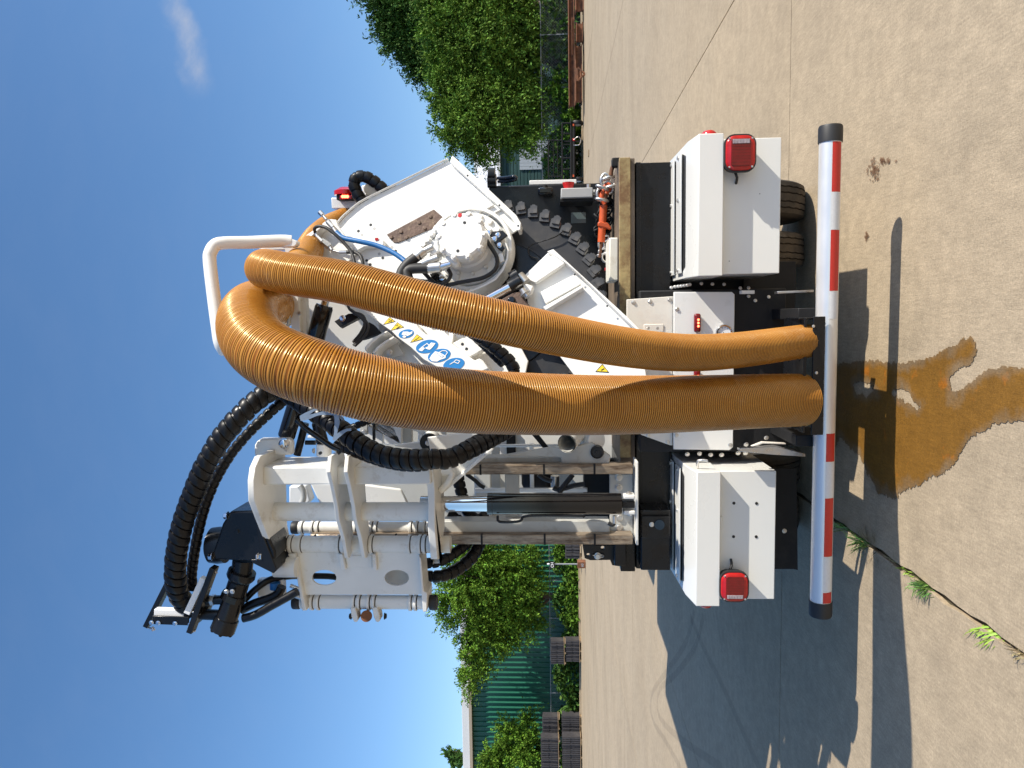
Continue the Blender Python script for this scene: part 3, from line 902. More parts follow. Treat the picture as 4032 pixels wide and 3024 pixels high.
# ---------------------------------------------------------------- fences
def fence(x0, x1, y, h, label):
    f = root('chain_link_fence', ((x0 + x1) / 2, y, 0), label, 'fence', 'yard fences')
    cylp('top_rail', 'galvanised', f, (x0, y, h), (x1, y, h), 0.03, seg=8)
    pm_ = MB().cyl((0, 0, 0), (0, 0, h + .05), 0.035, seg=8).mesh('post', 'galvanised')
    x = x0
    while x <= x1 + .01:
        place('post', pm_, f, Matrix.Translation((x, y, 0))); x += 3.0
    wires = MB(); st = 0.16; x = x0
    while x < x1 - h:
        wires.add([(x, y - .02, 0.05), (x + .008, y - .02, .05), (x + h - .05 + .008, y - .02, h), (x + h - .05, y - .02, h)], [(0, 1, 2, 3)])
        wires.add([(x + h, y + .02, 0.05), (x + h + .008, y + .02, .05), (x + .05 + .008, y + .02, h), (x + .05, y + .02, h)], [(0, 1, 2, 3)])
        x += st
    tag(wires.out('wire_mesh', 'galvanised', f, fix=False), kind='stuff')
fence(-62, -8, 55.3, 1.95 + 0.35, 'grey chain link fence in front of the green ribbed building')
fence(4.5, 34.5, 47.8 - 3.0, 2.35, 'grey chain link fence behind the trailer and rusty beams')

# ---------------------------------------------------------------- stacks of track pads on pallets
def pad_stack(x0, x1, Y, z0, h, depth, n, label, tilt=0.0):
    t = root('track_pad_stack', ((x0 + x1) / 2, Y, z0), label, 'track pads', 'stacked steel track pads')
    pit = (x1 - x0) / n
    s_ = MB()
    hh = h
    pr = [(0, 0), (pit * .62, 0), (pit * .62, 0.035), (pit * .25, 0.05), (pit * .25, 0.10), (0, 0.10)]
    s_.prism([(p[0], p[1], 0) for p in pr], (0, 0, hh * 0.44))
    s_.prism([(p[0], p[1], hh * 0.56) for p in pr], (0, 0, hh * 0.44))
    s_.box((0, 0.03, hh * 0.44), (pit * .55, 0.09, hh * 0.56))
    s_.box((0.0, 0.06, 0.0), (pit * .8, depth, hh))
    me_ = s_.mesh('track_pad', 'pad_steel', 0)
    for i in range(n):
        M = Matrix.Translation((x0 + i * pit, Y + random.uniform(-.05, .05), z0 + 0.14 + random.uniform(-.015, .03))) @ Matrix.Rotation(tilt + random.uniform(-.012, .012), 4, 'Y')
        place('track_pad', me_, t, M)
    for i in range(3):
        xx = x0 + (x1 - x0) * (0.02 + 0.45 * i)
        boxp('pallet_runner', 'wood', t, (xx, Y - .05, z0), (xx + .12, Y + depth, z0 + .10), 0)
    boxp('pallet_deck', 'wood', t, (x0 - .05, Y - .07, z0 + .10), (x1 + .05, Y + depth, z0 + .135), 0)
YS = 53.0
def stk(ax, ay0, ay1, bx, Y, n, z0, lab, tilt=0.0):
    l_, r_ = py(zT(bx, ay1), Y), py(zT(bx, ay0), Y)
    top = py(zT(ax, (ay0 + ay1) / 2), Y).z
    pad_stack(l_.x, r_.x, Y, z0, top - z0 - .14, 0.8, n, lab, tilt)
    return top
mid = py(zT(368, 300), YS).z
stk(368, 210, 450, 545, 52.6, 11, 0.0, 'lower short stack of dark steel track pads beside the bright shrub')
stk(200, 225, 480, 545, 52.6, 11, mid, 'upper short stack of dark track pads, set on the lower one beside the shrub')
stk(325, 1070, 1290, 545, 53.3, 10, 0.0, 'lower stack of dark track pads, half in tree shade')
stk(105, 1090, 1340, 545, 53.3, 10, py(zT(300, 1200), 53.3).z, 'upper stack of dark track pads, half in tree shade')
stk(330, 1310, 1760, 555, 52.2, 20, 0.0, 'longest lower stack of dark track pads at the left edge')
stk(90, 1330, 1760, 555, 52.2, 20, py(zT(305, 1500), 52.2).z, 'longest upper stack of dark track pads with a red mark at the left edge', 0.02)
# dark slatted stack glimpsed beside the mast
c0, c1 = py(zP(1050, 420), 50.0), py(zP(1700, 0), 50.0)
pad_stack(c0.x, c1.x + 1.2, 50.0, 0, py(zP(1000, 200), 50).z - .14, 0.8, 9, 'dark track pads directly behind the red sign base')

# ---------------------------------------------------------------- CH sign on its red block
def text_part(name, s, size, m, par, loc, rot=(R(90), 0, 0), depth=0.004, bold=0.0):
    cu = bpy.data.curves.new('txt', 'FONT'); cu.body = s; cu.size = size; cu.extrude = depth; cu.align_x = 'CENTER'; cu.align_y = 'CENTER'; cu.offset = bold
    to = bpy.data.objects.new('txt', cu); col.objects.link(to)
    dg = bpy.context.evaluated_depsgraph_get()
    me_ = bpy.data.meshes.new_from_object(to.evaluated_get(dg))
    bpy.data.objects.remove(to)
    me_.materials.clear(); me_.materials.append(MATS[m])
    M = Matrix.Translation(loc) @ Matrix.Rotation(rot[2], 4, 'Z') @ Matrix.Rotation(rot[0], 4, 'X')
    return place(name, me_, par, M)
base = pz(zP(1830, 680), 0.0)
YSg = base.y
sg = root('sign_post', base, 'slim post with a black CH plate on a dark red concrete block', 'sign')
kx = YSg / FPX / 10.367
w_ = 270 * kx
ztop = py(zP(1490, 680), YSg).z
boxp('base_block', 'rust', sg, (base.x - w_ / 2, YSg, 0), (base.x + w_ / 2, YSg + .5, ztop), 0.02)
MATS['rust'].name = 'rust'
zp = py(zP(300, 680), YSg).z
cylp('post', 'galvanised', sg, (base.x, YSg + .2, ztop), (base.x, YSg + .2, zp), 0.05, seg=10)
p0, p1 = py(zP(372, 825), YSg), py(zP(560, 560), YSg)
boxp('plate', 'decal_black', sg, (p0.x, YSg + .10, p1.z), (p1.x, YSg + .13, p0.z), 0)
text_part('lettering', 'CH', (p0.z - p1.z) * 0.82, 'decal_white', sg, ((p0.x + p1.x) / 2, YSg + .094, (p0.z + p1.z) / 2), bold=0.004)
text_part('lettering', '60', (ztop) * 0.42, 'panel_pale', sg, (base.x, YSg - .006, ztop * .40))
MB().lathe((base.x, YSg + .2, zp), (0, 0, 1), [(-.06, .05), (0, .06), (.05, .05), (.08, .015)], 12).out('cap', 'roof_white', sg)

# ---------------------------------------------------------------- rusty beams, stand and trailer on the right
def beam(pt0, pt1, Y, hpx0, hpx1, dep, label, m='rust'):
    a, b_ = py(pt0, Y), py(pt1, Y)
    x0, x1 = min(a.x, b_.x), max(a.x, b_.x)
    zt_, zb_ = py((hpx0, (pt0[1] + pt1[1]) / 2), Y).z, py((hpx1, (pt0[1] + pt1[1]) / 2), Y).z
    zb_ = max(zb_, 0.0)
    t = root('steel_beam', ((x0 + x1) / 2, Y, zb_), label, 'steel beam', 'rusty steel beams')
    th = (zt_ - zb_) * .13
    boxp('flange', m, t, (x0, Y, zt_ - th), (x1, Y + dep, zt_), 0.01)
    boxp('flange', m, t, (x0, Y, zb_), (x1, Y + dep, zb_ + th), 0.01)
    boxp('web', m, t, (x0 + .01, Y + dep * .3, zb_ + th), (x1 - .01, Y + dep * .45, zt_ - th), 0.0)
beam(zQ(190, -60), zQ(190, 860), 41.5, zQ(163, 0)[0], zQ(212, 0)[0], 0.8, 'long rusty beam lying on top of the pile')
beam(zQ(240, 360), zQ(240, 825), 40.6, zQ(218, 0)[0], zQ(275, 0)[0], 0.8, 'dark rusty lower beam behind the small rusty stand')
beam(zQ(240, 180), zQ(240, 335), 41.0, zQ(225, 0)[0], zQ(280, 0)[0], 0.6, 'short rusty beam in the gap of the pile')
beam(zQ(200, 135), zQ(200, 440), 40.4, zQ(190, 0)[0], zQ(211, 0)[0], 0.3, 'orange rusty channel along the front of the pile')
beam(zQ(250, -70), zQ(250, 80), 40.8, zQ(218, 0)[0], zQ(290, 0)[0], 0.7, 'dark rusty beam end at the right edge of the picture')
st = root('steel_stand', pz(zQ(300, 610), 0), 'small orange rusty triangular stand in front of the beams', 'stand')
Ys = st.location.y
for a, b_ in (((240, 555), (295, 600)), ((235, 555), (237, 660)), ((237, 660), (297, 605)), ((262, 575), (265, 640)), ((297, 595), (300, 615))):
    pa, pb = py(zQ(*a), Ys), py(zQ(*b_), Ys); pa.z = max(pa.z, .04); pb.z = max(pb.z, .04)
    cylp('bar', 'rust', st, pa, pb, 0.055, seg=6)
# utility trailer
tl = root('utility_trailer', pz(zQ(285, 1240), 0), 'black utility trailer with mesh ramp and white wheels parked by the fence', 'trailer')
YT = tl.location.y
def tq(x, y, d=0.0):
    p = py(zQ(x, y), YT + d); p.z = max(p.z, 0.0); return p
for (a, b_, r_, nm) in (((112, 1000), (112, 1480), .045, 'top_rail'), ((185, 1000), (185, 1480), .06, 'side_rail'), ((112, 1005), (205, 1005), .05, 'upright'), ((112, 1090), (185, 1090), .04, 'upright'),
                        ((112, 1180), (185, 1180), .03, 'upright'), ((112, 1290), (185, 1290), .04, 'upright'), ((112, 1380), (185, 1380), .04, 'upright'), ((112, 1475), (205, 1475), .05, 'upright'), ((208, 1010), (208, 1470), .07, 'frame_rail'),
                        ((130, 1155), (305, 1155), .045, 'tongue_jack'), ((0, 1145), (0, 1440), .035, 'ramp_bar'), ((0, 1145), (112, 1145), .035, 'ramp_bar'), ((0, 1440), (112, 1440), .035, 'ramp_bar'), ((40, 1145), (40, 1440), .02, 'ramp_bar'), ((75, 1145), (75, 1440), .02, 'ramp_bar')):
    cylp(nm, 'black_matte', tl, tq(*a), tq(*b_), r_, seg=6)
boxp('floor', 'black_matte', tl, tq(212, 1470) + Vector((0, .0, -.03)), tq(200, 1010) + Vector((0, 3.2, 0)), 0.01)
for yy in (1005, 1465):
    w0 = tq(262, yy, .3); w0.z = 0.33
    o = MB().lathe((w0.x - .1, w0.y, .33), (1, 0, 0), [(0, .2), (0, .31), (.04, .33), (.16, .33), (.2, .31), (.2, .2)], 24).out('tyre', 'rubber', tl)
    MB().lathe((w0.x - .11, w0.y, .33), (1, 0, 0), [(0, .03), (0, .20), (.22, .20), (.22, .03)], 20).out('rim', 'roof_white', tl)
    a = tq(170, yy); boxp('fender', 'black_matte', tl, (w0.x - .16, w0.y - .4, .66), (w0.x + .16, w0.y + .4, .72), 0.02)
for yy in (1020, 1435):
    a = tq(203, yy, -.1); boxp('marker_lamp', 'orange_paint', tl, a - Vector((.06, .02, .04)), a + Vector((.06, .02, .04)), .005)
tubep('safety_chain', 'zinc', tl, [tq(205, 1140, -.2), tq(240, 1115, -.3), tq(262, 1140, -.3), tq(250, 1180, -.3), tq(205, 1185, -.2)], 0.022, 6)
a = tq(207, 1140, -.15); boxp('hitch_lock', 'red_plastic', tl, a - Vector((.07, .05, .07)), a + Vector((.07, .05, .07)), .02)
wp = tq(262, 1200, -.1)
# a plank on the concrete beside the trailer
c = pz(zK(1850, 1210), 0); pk = boxp('wood_scrap', 'wood', None, (c.x - .15, c.y, 0.001), (c.x + .15, c.y + .2, .05), 0.01); tag(pk, 'small piece of scrap wood lying on the slab near the trailer', 'wood scrap')

# ---------------------------------------------------------------- weeds in the slab joint
def tuft(pt, n, h, spread, m, label, lean=(0, 0), wid=0.0035, group='weeds growing in the slab joint', m2=None):
    c = pz(zN(*pt), 0.0); c.x = -1.325 + (c.x + 1.325) * .2
    s_ = MB()
    t = root('weed', c, label, 'weed', group)
    for k in range(n):
        a = random.uniform(0, 6.283); L = h * random.uniform(.45, 1.15)
        d = Vector((math.cos(a), math.sin(a), 0)) * spread * random.uniform(.3, 1.1) + Vector((lean[0], lean[1], 0)) * random.uniform(.3, 1.0)
        st_ = c + Vector((random.gauss(0, .006), random.gauss(0, .035), -.02))
        side = Vector((-d.y, d.x, 0)); side = (side.normalized() if side.length > 1e-4 else Vector((1, 0, 0))) * wid * random.uniform(.6, 1.3)
        p = [st_, st_ + d * .35 + UP * L * .55, st_ + d * .75 + UP * L * .9, st_ + d * 1.15 + UP * L * random.uniform(.75, 1.0)]
        vs_ = []
        for i, q in enumerate(p[:3]):
            w_ = side * (1 - .25 * i); vs_ += [q - w_, q + w_]
        vs_.append(p[3])
        s_.add(vs_, [(0, 1, 3, 2), (2, 3, 5, 4), (4, 5, 6)])
    s_.out('blades', m, t, fix=False, smooth=0)
    return t
tuft((275, 880), 60, 0.10, 0.09, 'grass_blade', 'dark grassy weed in the slab joint within the shadow of the bumper tube')
tuft((300, 895), 40, 0.05, 0.13, 'dry_grass', 'dry straw-coloured grass in the joint beside the dark weed')
tuft((200, 800), 26, 0.09, 0.05, 'grass_blade', 'small weed in the joint close under the bumper tube')
tuft((490, 1040), 70, 0.075, 0.055, 'grass_blade', 'dense green grass tuft in the sunlit joint', lean=(-.02, 0))
tuft((425, 990), 16, 0.04, 0.03, 'weed_lime', 'tiny lime green sprout just above the dense tuft')
tuft((735, 1190), 22, 0.045, 0.025, 'weed_lime', 'long lime green weed leaning left near the bottom of the joint', lean=(-.10, .10), wid=.004)
tuft((836, 1270), 22, 0.05, 0.05, 'dry_grass', 'dry brown tuft at the bottom edge of the joint')
tuft((375, 930), 14, 0.03, 0.08, 'dry_grass', 'bent dry stalks in the joint below the shadow')
# ================================================================ the truck
XC = -0.325
XR, XL = 0.96, -1.61
truck = root('trencher_truck', (XC, 5.0, 0), 'white and black trenching truck seen from behind with saw boom and mast', 'truck')

# ---- chassis, deck, body
def pv(p): return (p.x, p.y, p.z)
ch = boxp('chassis', 'black_matte', truck, (XC - .44, 4.45, 0.50), (XC + .46, 12.0, 1.06), 0.01)
boxp('rear_valance', 'black_matte', truck, (XC - .47, 4.36, 0.46), (XC + .48, 4.44, 1.30), 0.008)
zdk = py((2440, 700), 4.55).z
boxp('deck_frame', 'black_paint', truck, (XL + .02, 4.56, zdk - .09), (-0.905, 11.5, zdk), 0.004)
deck = boxp('deck', 'deck_top', truck, (-0.90, 4.56, zdk - .09), (XR - .01, 11.5, zdk), 0.004)
boxp('edge_strip', 'deck_yellow', deck, (-0.86, 4.535, zdk - .062), (XR - .01, 4.558, zdk + .004), 0.003)
boxp('deck_skirt', 'black_paint', truck, (XL + .03, 4.60, 1.08), (XR - .03, 4.75, zdk - .095), 0.006)
bar = boxp('skirt_rail', 'black_paint', truck, (XL + .03, 4.585, zdk - .13), (XR - .03, 4.60, zdk - .10), 0.003)
body = boxp('tank_body', 'white_paint', truck, (-1.50, 5.85, zdk + .02), (0.66, 11.5, 3.32), 0.05)
for z_ in (1.9, 2.5, 3.0):
    boxp('body_rib', 'worn_white', body, (-1.46, 5.80, z_), (0.6, 5.85, z_ + .07), 0.006)
boxp('sun_block_housing', 'grey_paint', truck, (-1.48, 5.30, zdk + .01), (-0.20, 5.84, 3.15), .03)  # box added to block sun behind the mast, in place of unmodelled gear
for xa_, xb_ in ((.10, XR - .02), (XL + .02, -0.80)):
    boxp('subframe', 'black_matte', truck, (xa_, 4.77, .60), (xb_, 4.92, 1.08), .006)
boxp('inner_flap', 'black_matte', truck, (-0.82, 4.70, .30), (0.33, 4.72, .62), .003)
boxp('shadow_tower', 'white_paint', truck, (-1.50, 7.0, 3.30), (-1.30, 10.2, 4.0), .04)  # hidden block added to stretch the truck's shadow to the left
boxp('cab', 'white_paint', truck, (-1.45, 12.0, 1.0), (0.8, 13.6, 3.0), 0.15)
# black cabinet at the right with its pale side panel
cabx = py((2100, 727), 5.5).x
ztop = py((1925, 760), 5.5).z
cb = boxp('cabinet', 'black_paint', truck, (-0.15, 5.5, zdk + .004), (cabx, 6.2, ztop), 0.012)
boxp('side_panel', 'white_paint', cb, (cabx + .003, 5.52, py(zG(975, 560), 5.5).z), (cabx + .035, 6.1, py(zG(590, 560), 5.5).z), 0.004)
p0, p1 = py(zG(930, 890), 5.49), py(zG(1050, 800), 5.49)
boxp('window', 'glass_dark', cb, (p0.x, 5.488, p1.z), (p1.x, 5.4985, p0.z), 0)
p0, p1 = py(zG(660, 665), 5.45), py(zG(782, 600), 5.45)
wl_o = boxp('work_lamp', 'black_gloss', cb, (p0.x, 5.40, p1.z), (p1.x, 5.49, p0.z), 0.015)
cylp('lamp_stem', 'black_matte', wl_o, py(zG(718, 640), 5.44), py(zG(718, 580), 5.44), 0.018)
# lever and mirror at the cabinet top
cylp('hinge_block', 'black_paint', cb, py(zG(255, 500), 5.5), py(zG(310, 500), 5.5), 0.055)
cylp('hinge_block', 'black_paint', cb, py(zG(250, 545), 5.5), py(zG(320, 545), 5.5), 0.05)
tubep('lever', 'black_gloss', cb, [py(zG(330, 525), 5.45), py(zG(400, 520), 5.4), py(zG(470, 510), 5.35), py(zG(475, 530), 5.36), py(zG(400, 545), 5.42), py(zG(335, 545), 5.45)], 0.014)
# grey control box with the red stop button
p0, p1 = py(zG(848, 684), 5.2), py(zG(1108, 596), 5.2)
bx = boxp('control_box', 'control_grey', truck, (p0.x, 5.2, p1.z), (p1.x, 5.42, p0.z), 0.006)
boxp('box_bracket', 'black_matte', bx, (p0.x - .02, 5.23, p1.z - .005), (p0.x - .003, 5.45, p0.z + .005), 0)
boxp('box_arm', 'black_matte', bx, (p0.x + .02, 5.42, p1.z + .1), (p1.x - .02, 5.50, p0.z - .08), 0)
c = py(zG(908, 596), 5.28)
cylp('stop_button', 'red_plastic', bx, (p1.x, 5.28, c.z), (p1.x + .05, 5.28, c.z), 0.028, 0.042)
cylp('switch', 'zinc', bx, (p1.x, 5.28, c.z - .14), (p1.x + .035, 5.28, c.z - .14), 0.014)
cylp('switch', 'black_matte', bx, (p1.x, 5.28, c.z - .26), (p1.x + .03, 5.28, c.z - .26), 0.018)
cylp('cable_gland', 'zinc', bx, (p0.x + .05, 5.3, p1.z), (p0.x + .05, 5.3, p1.z - .06), 0.02)

# ---- tool boxes
rt = [pxx(zJ(1365, 215), XR), pxx(zJ(830, 183), XR), pxx(zJ(597, 183), XR), pxx(zJ(492, 255), XR), pxx(zJ(325, 437), XR)]
z_bot, z_led0, z_led1, z_bev, z_top = 0.57, 0.892, rt[2].z, rt[3].z, rt[4].z
y_low, y_led, y_bev, y_bk = 4.13, 4.05, rt[3].y, rt[4].y
def tool_box(x0, x1, label):
    prof = [(y_low, z_bot), (y_low, z_led0 + .01), (4.75, z_led0 + .01), (4.75, z_bot)]
    b_ = MB().prism([(x0 + .012, y, z) for y, z in prof], (x1 - x0 - .024, 0, 0)).out('tool_box', 'box_paint', truck, 0.004)
    b_['label'] = label
    pr = [(y_led, z_led0), (y_led, z_led1), (y_bev, z_bev), (y_bk, z_top), (y_bk, z_led0)]
    lid = MB().prism([(x0, y, z) for y, z in pr], (x1 - x0, 0, 0)).out('lid', 'box_paint', b_, 0.004)
    # louvred top: black sheet painted for the recess shade, two slats, bolts
    d = Vector((0, y_bk - y_bev, z_top - z_bev)); L = d.length; d.normalize()
    nrm = Vector((0, -d.z, d.y))
    o = Vector((0, y_bev, z_bev))
    def tp(x, t, h=0.0):
        p = o + d * (L * t) + nrm * h; return Vector((x, p.y, p.z))
    m_ = .09 * (x1 - x0)
    rec = [tp(x0 + m_, .08, .0025), tp(x1 - m_, .08, .0025), tp(x1 - m_ * .6, .25, .0025), tp(x1 - m_ * .6, .85, .0025), tp(x1 - m_, .97, .0025), tp(x0 + m_, .97, .0025), tp(x0 + m_ * .6, .85, .0025), tp(x0 + m_ * .6, .25, .0025)]
    MB().sheet(rec).out('grille_shade_sheet', 'decal_black', b_, smooth=0)
    for t0, t1 in ((.20, .46), (.60, .86)):
        MB().prism([tp(x0 + m_ * .5, t0, .016), tp(x1 - m_ * .5, t0, .016), tp(x1 - m_ * .5, t1, .016), tp(x0 + m_ * .5, t1, .016)], nrm * -.008).out('louvre_slat', 'box_paint', b_, .002)
        for xx in (x0 + m_ * .8, (x0 + x1) / 2 + .08, x1 - m_ * .8):
            bolt(b_, tp(xx, (t0 + t1) / 2, .016), nrm, 0.011)
    tubep('wire_handle', 'zinc', b_, [tp(x0 + .08, .95, .02), tp(x0 + .10, .86, .035), tp(x0 + .15, .80, .04), tp(x0 + .16, .90, .02)], 0.005, 8)
    return b_, tp
boxR, tpR = tool_box(0.215, XR, 'white tool box on the right with louvred top')
boxL, tpL = tool_box(XL, -0.85, 'white tool box on the left with louvred top')
for q in ((1015, 583), (1200, 585), (1012, 856), (1197, 857)):
    p = py(zI(*q), y_low - .001); cylp('bolt_hole', 'decal_black', boxL, p, p + Vector((0, -.0015, 0)), 0.0085, seg=14)
for q in ((1165, 742), (880, 1370)):
    p = py(zJ(*q), y_low - .001); cylp('bolt_hole', 'decal_black', boxR, p, p + Vector((0, -.0015, 0)), 0.0025, seg=10)
p = py(zI(912, 740), y_low - .01); boxp('latch', 'box_paint', boxL, p - Vector((.035, .004, .008)), p + Vector((.035, .006, .006)), .003)
p = py(zI(800, 250), 4.2); tubep('latch_handle', 'zinc', boxL, [Vector((-.845, 4.14, z_led1 - .02)), Vector((-.80, 4.12, z_led1 - .02)), Vector((-.80, 4.11, z_led1 - .07))], .008, 8)

# tail lights
def tail_light(cx, cz, w, h, rev_left, par, label=None):
    Yf = y_led - .015
    def rr(w_, h_, r_, y, k=6):
        o = []
        for sx, sz, a0 in ((1, 1, 0), (-1, 1, 90), (-1, -1, 180), (1, -1, 270)):
            for i in range(k + 1):
                a = R(a0 + 90 * i / k)
                o.append(Vector((cx + sx * (w_ / 2 - r_) + r_ * math.cos(a), y, cz + sz * (h_ / 2 - r_) + r_ * math.sin(a))))
        return o
    hs = MB().rings([rr(w * .92, h * .92, .044, Yf + .07), rr(w * 1.04, h * 1.04, .052, Yf + .02), rr(w * 1.04, h * 1.04, .052, Yf - .002)]).out('tail_light', 'rubber', par, smooth=40)
    MB().rings([rr(w * .96, h * .96, .048, Yf - .003), rr(w * .94, h * .94, .047, Yf - .012), rr(w * .86, h * .86, .042, Yf - .016)]).out('lens', 'red_lens_bright', hs, smooth=50)
    MB().rings([rr(w * .76, h * .64, .014, Yf - .0165), rr(w * .75, h * .63, .014, Yf - .021)]).out('lens_centre', 'red_lens', hs, smooth=30)
    x_ = cx + (-1 if rev_left else 1) * w * .30
    m2 = MB(); m2.box((x_ - w * .06, Yf - .0235, cz - h * .28), (x_ + w * .06, Yf - .0215, cz + h * .28)); m2.out('reverse_lens', 'clear_lens', hs, .001)
    for i in range(6):
        zz = cz - h * .24 + h * .48 * i / 5
        boxp('lens_rib', 'clear_lens', hs, (x_ - w * .055, Yf - .0255, zz - .002), (x_ + w * .055, Yf - .0240, zz + .002), 0)
    for i in range(9):
        xx = cx - w * .34 + w * .68 * i / 8
        if abs(xx - x_) > w * .08:
            boxp('lens_rib', 'red_lens', hs, (xx - .0012, Yf - .0225, cz - h * .30), (xx + .0012, Yf - .0212, cz + h * .30), 0)
    for sx in (-1, 1):
        for sz in (-1, 1):
            bolt(hs, (cx + sx * w * .39, Yf - .0155, cz + sz * h * .37), FRONT, .0042, 'chrome', round_=True)
    cylp('mount', 'black_matte', hs, (cx, Yf + .05, cz), (cx, y_low, cz), .03)
    s_ = -1 if not rev_left else 1
    tubep('cable', 'rubber', hs, [(cx + s_ * w * .45, Yf + .05, cz + h * .1), (cx + s_ * w * .62, Yf + .05, cz + h * .02), (cx + s_ * w * .74, y_low + .0, cz - h * .02)], .007, 8)
c0, c1 = py(zJ(985, 360), y_led - .02), py(zI(1020, 1268), y_led - .02)
kk = 4.03 / FPX
tail_light(c0.x, c0.z, 322 / 2.37 * kk, 272 / 2.37 * kk, False, boxR)
tail_light(c1.x, c1.z, 250 / 2.073 * kk, 230 / 2.073 * kk, True, boxL)
# side marker lights
for x_, s_, par in ((XR, 1, boxR), (XL, -1, boxL)):
    m_ = MB(); zc = (z_led0 + z_led1) / 2
    prof = [(0, .05, .036), (.010, .05, .036), (.026, .036, .024), (.031, .015, .010)]
    rg = []
    for h_, ry, rz in prof:
        rg.append([Vector((x_ + s_ * h_, 4.12 + ry * math.cos(a), zc + rz * 1.25 * math.sin(a))) for a in [2 * math.pi * i / 20 for i in range(20)]])
    m_.rings(rg).out('side_marker', 'red_lens_bright', par, smooth=60)

# ---- centre panel
cp = [zH(525, 310), zH(1000, 310), zH(1022, 330), zH(1008, 1578), zH(980, 1602), zH(522, 1595)]
pan_o = prismp('rear_panel', 'white_paint', truck, [py(q, 4.30) for q in cp], BACK * .02, .003)
up_ = [zH(140, 372), zH(520, 345), zH(515, 1562), zH(495, 1562), zH(262, 1478), zH(140, 1380)]
pan_u = prismp('upper_panel', 'panel_cream', truck, [py(q, 4.335) for q in up_], BACK * .015, .003)
for q in ((195, 395), (330, 388), (490, 372), (315, 605), (390, 605), (475, 1535), (315, 1480)):
    bolt(pan_u, py(zH(*q), 4.335), FRONT, .010)
for q in ((550, 450), (545, 1480), (985, 1560)):
    bolt(pan_o, py(zH(*q), 4.30), FRONT, .010)
boxp('access_cover', 'panel_cream', pan_u, (py(zH(300, 640), 4.33).x, 4.328, py(zH(440, 600), 4.33).z), (py(zH(300, 575), 4.33).x, 4.3345, py(zH(280, 600), 4.33).z), .004)
def led_lamp(q0, q1, nled):
    a, b_ = py(zH(*q0), 4.27), py(zH(*q1), 4.27)
    o = boxp('marker_lamp', 'red_lens', pan_o, (b_.x, 4.262, b_.z), (a.x, 4.298, a.z), .012)
    for i in range(nled):
        cx = b_.x + (a.x - b_.x) * (.5 + (i - (nled - 1) / 2) * .17)
        MB().lathe((cx, 4.262, (a.z + b_.z) / 2 - .003), FRONT, [(0, .0065), (.002, .006), (.0035, .003)], 12).out('led', 'led_lit', o)
    return o
led_lamp((692, 486), (746, 640), 3)
led_lamp((690, 945), (744, 1100), 3)
g = py(zH(938, 640), 4.28)
gg = MB().lathe((g.x, 4.298, g.z), FRONT, [(0, .046), (.012, .046), (.018, .042), (.016, .036), (.006, .036)], 32).out('pressure_gauge', 'chrome', pan_o)
MB().lathe((g.x, 4.291, g.z), FRONT, [(0, .0355), (.0015, .0355)], 28).out('dial', 'decal_white', gg)
for k in range(9):
    a = R(225 - 33.7 * k); c_, s_ = math.cos(a), math.sin(a)
    MB().prism([(g.x + c_ * r_ + dx * -s_, 4.2890, g.z + s_ * r_ + dx * c_) for r_, dx in ((.024, -.001), (.032, -.001), (.032, .001), (.024, .001))], FRONT * .0004).out('tick', 'decal_black', gg, smooth=0)
MB().prism([(g.x - .002, 4.2885, g.z), (g.x - .022, 4.2885, g.z + .014), (g.x + .002, 4.2885, g.z + .003)], FRONT * .0005).out('needle', 'decal_black', gg, smooth=0)
# bolts along the chassis flanges beside the panel
for q in ((505, 275), (535, 268), (560, 265), (585, 262), (610, 258), (635, 255), (655, 250), (750, 242), (840, 246), (935, 248), (1068, 278), (1135, 277), (1135, 345), (1190, 380), (1300, 350)):
    bolt(ch, py(zH(*q), 4.34), Vector((.35, -.94, 0)), .008)
for q in ((635, 1635), (735, 1630), (825, 1640), (915, 1640), (1050, 1625), (1110, 1625), (1115, 1555), (1280, 1500)):
    bolt(ch, py(zH(*q), 4.34), Vector((-.35, -.94, 0)), .011)
# flat links to the bumper tube
prismp('tow_link', 'steel', ch, [py(zH(*q), 4.05) for q in ((1370, 305), (1668, 292), (1668, 312), (1370, 325))], BACK * .06, .002)
prismp('link_block', 'panel_cream', ch, [py(zH(*q), 4.2) for q in ((1078, 297), (1185, 297), (1185, 325), (1078, 325))], BACK * .05, .002)
prismp('tow_link', 'steel', ch, [py(zH(*q), 4.05) for q in ((1060, 1590), (1360, 1570), (1600, 1632), (1600, 1655), (1350, 1640), (1060, 1612))], BACK * .05, .002)
prismp('tow_link', 'panel_cream', ch, [py(zH(*q), 4.12) for q in ((1160, 1570), (1250, 1535), (1440, 1545), (1440, 1555), (1250, 1550), (1170, 1582))], BACK * .03, .002)

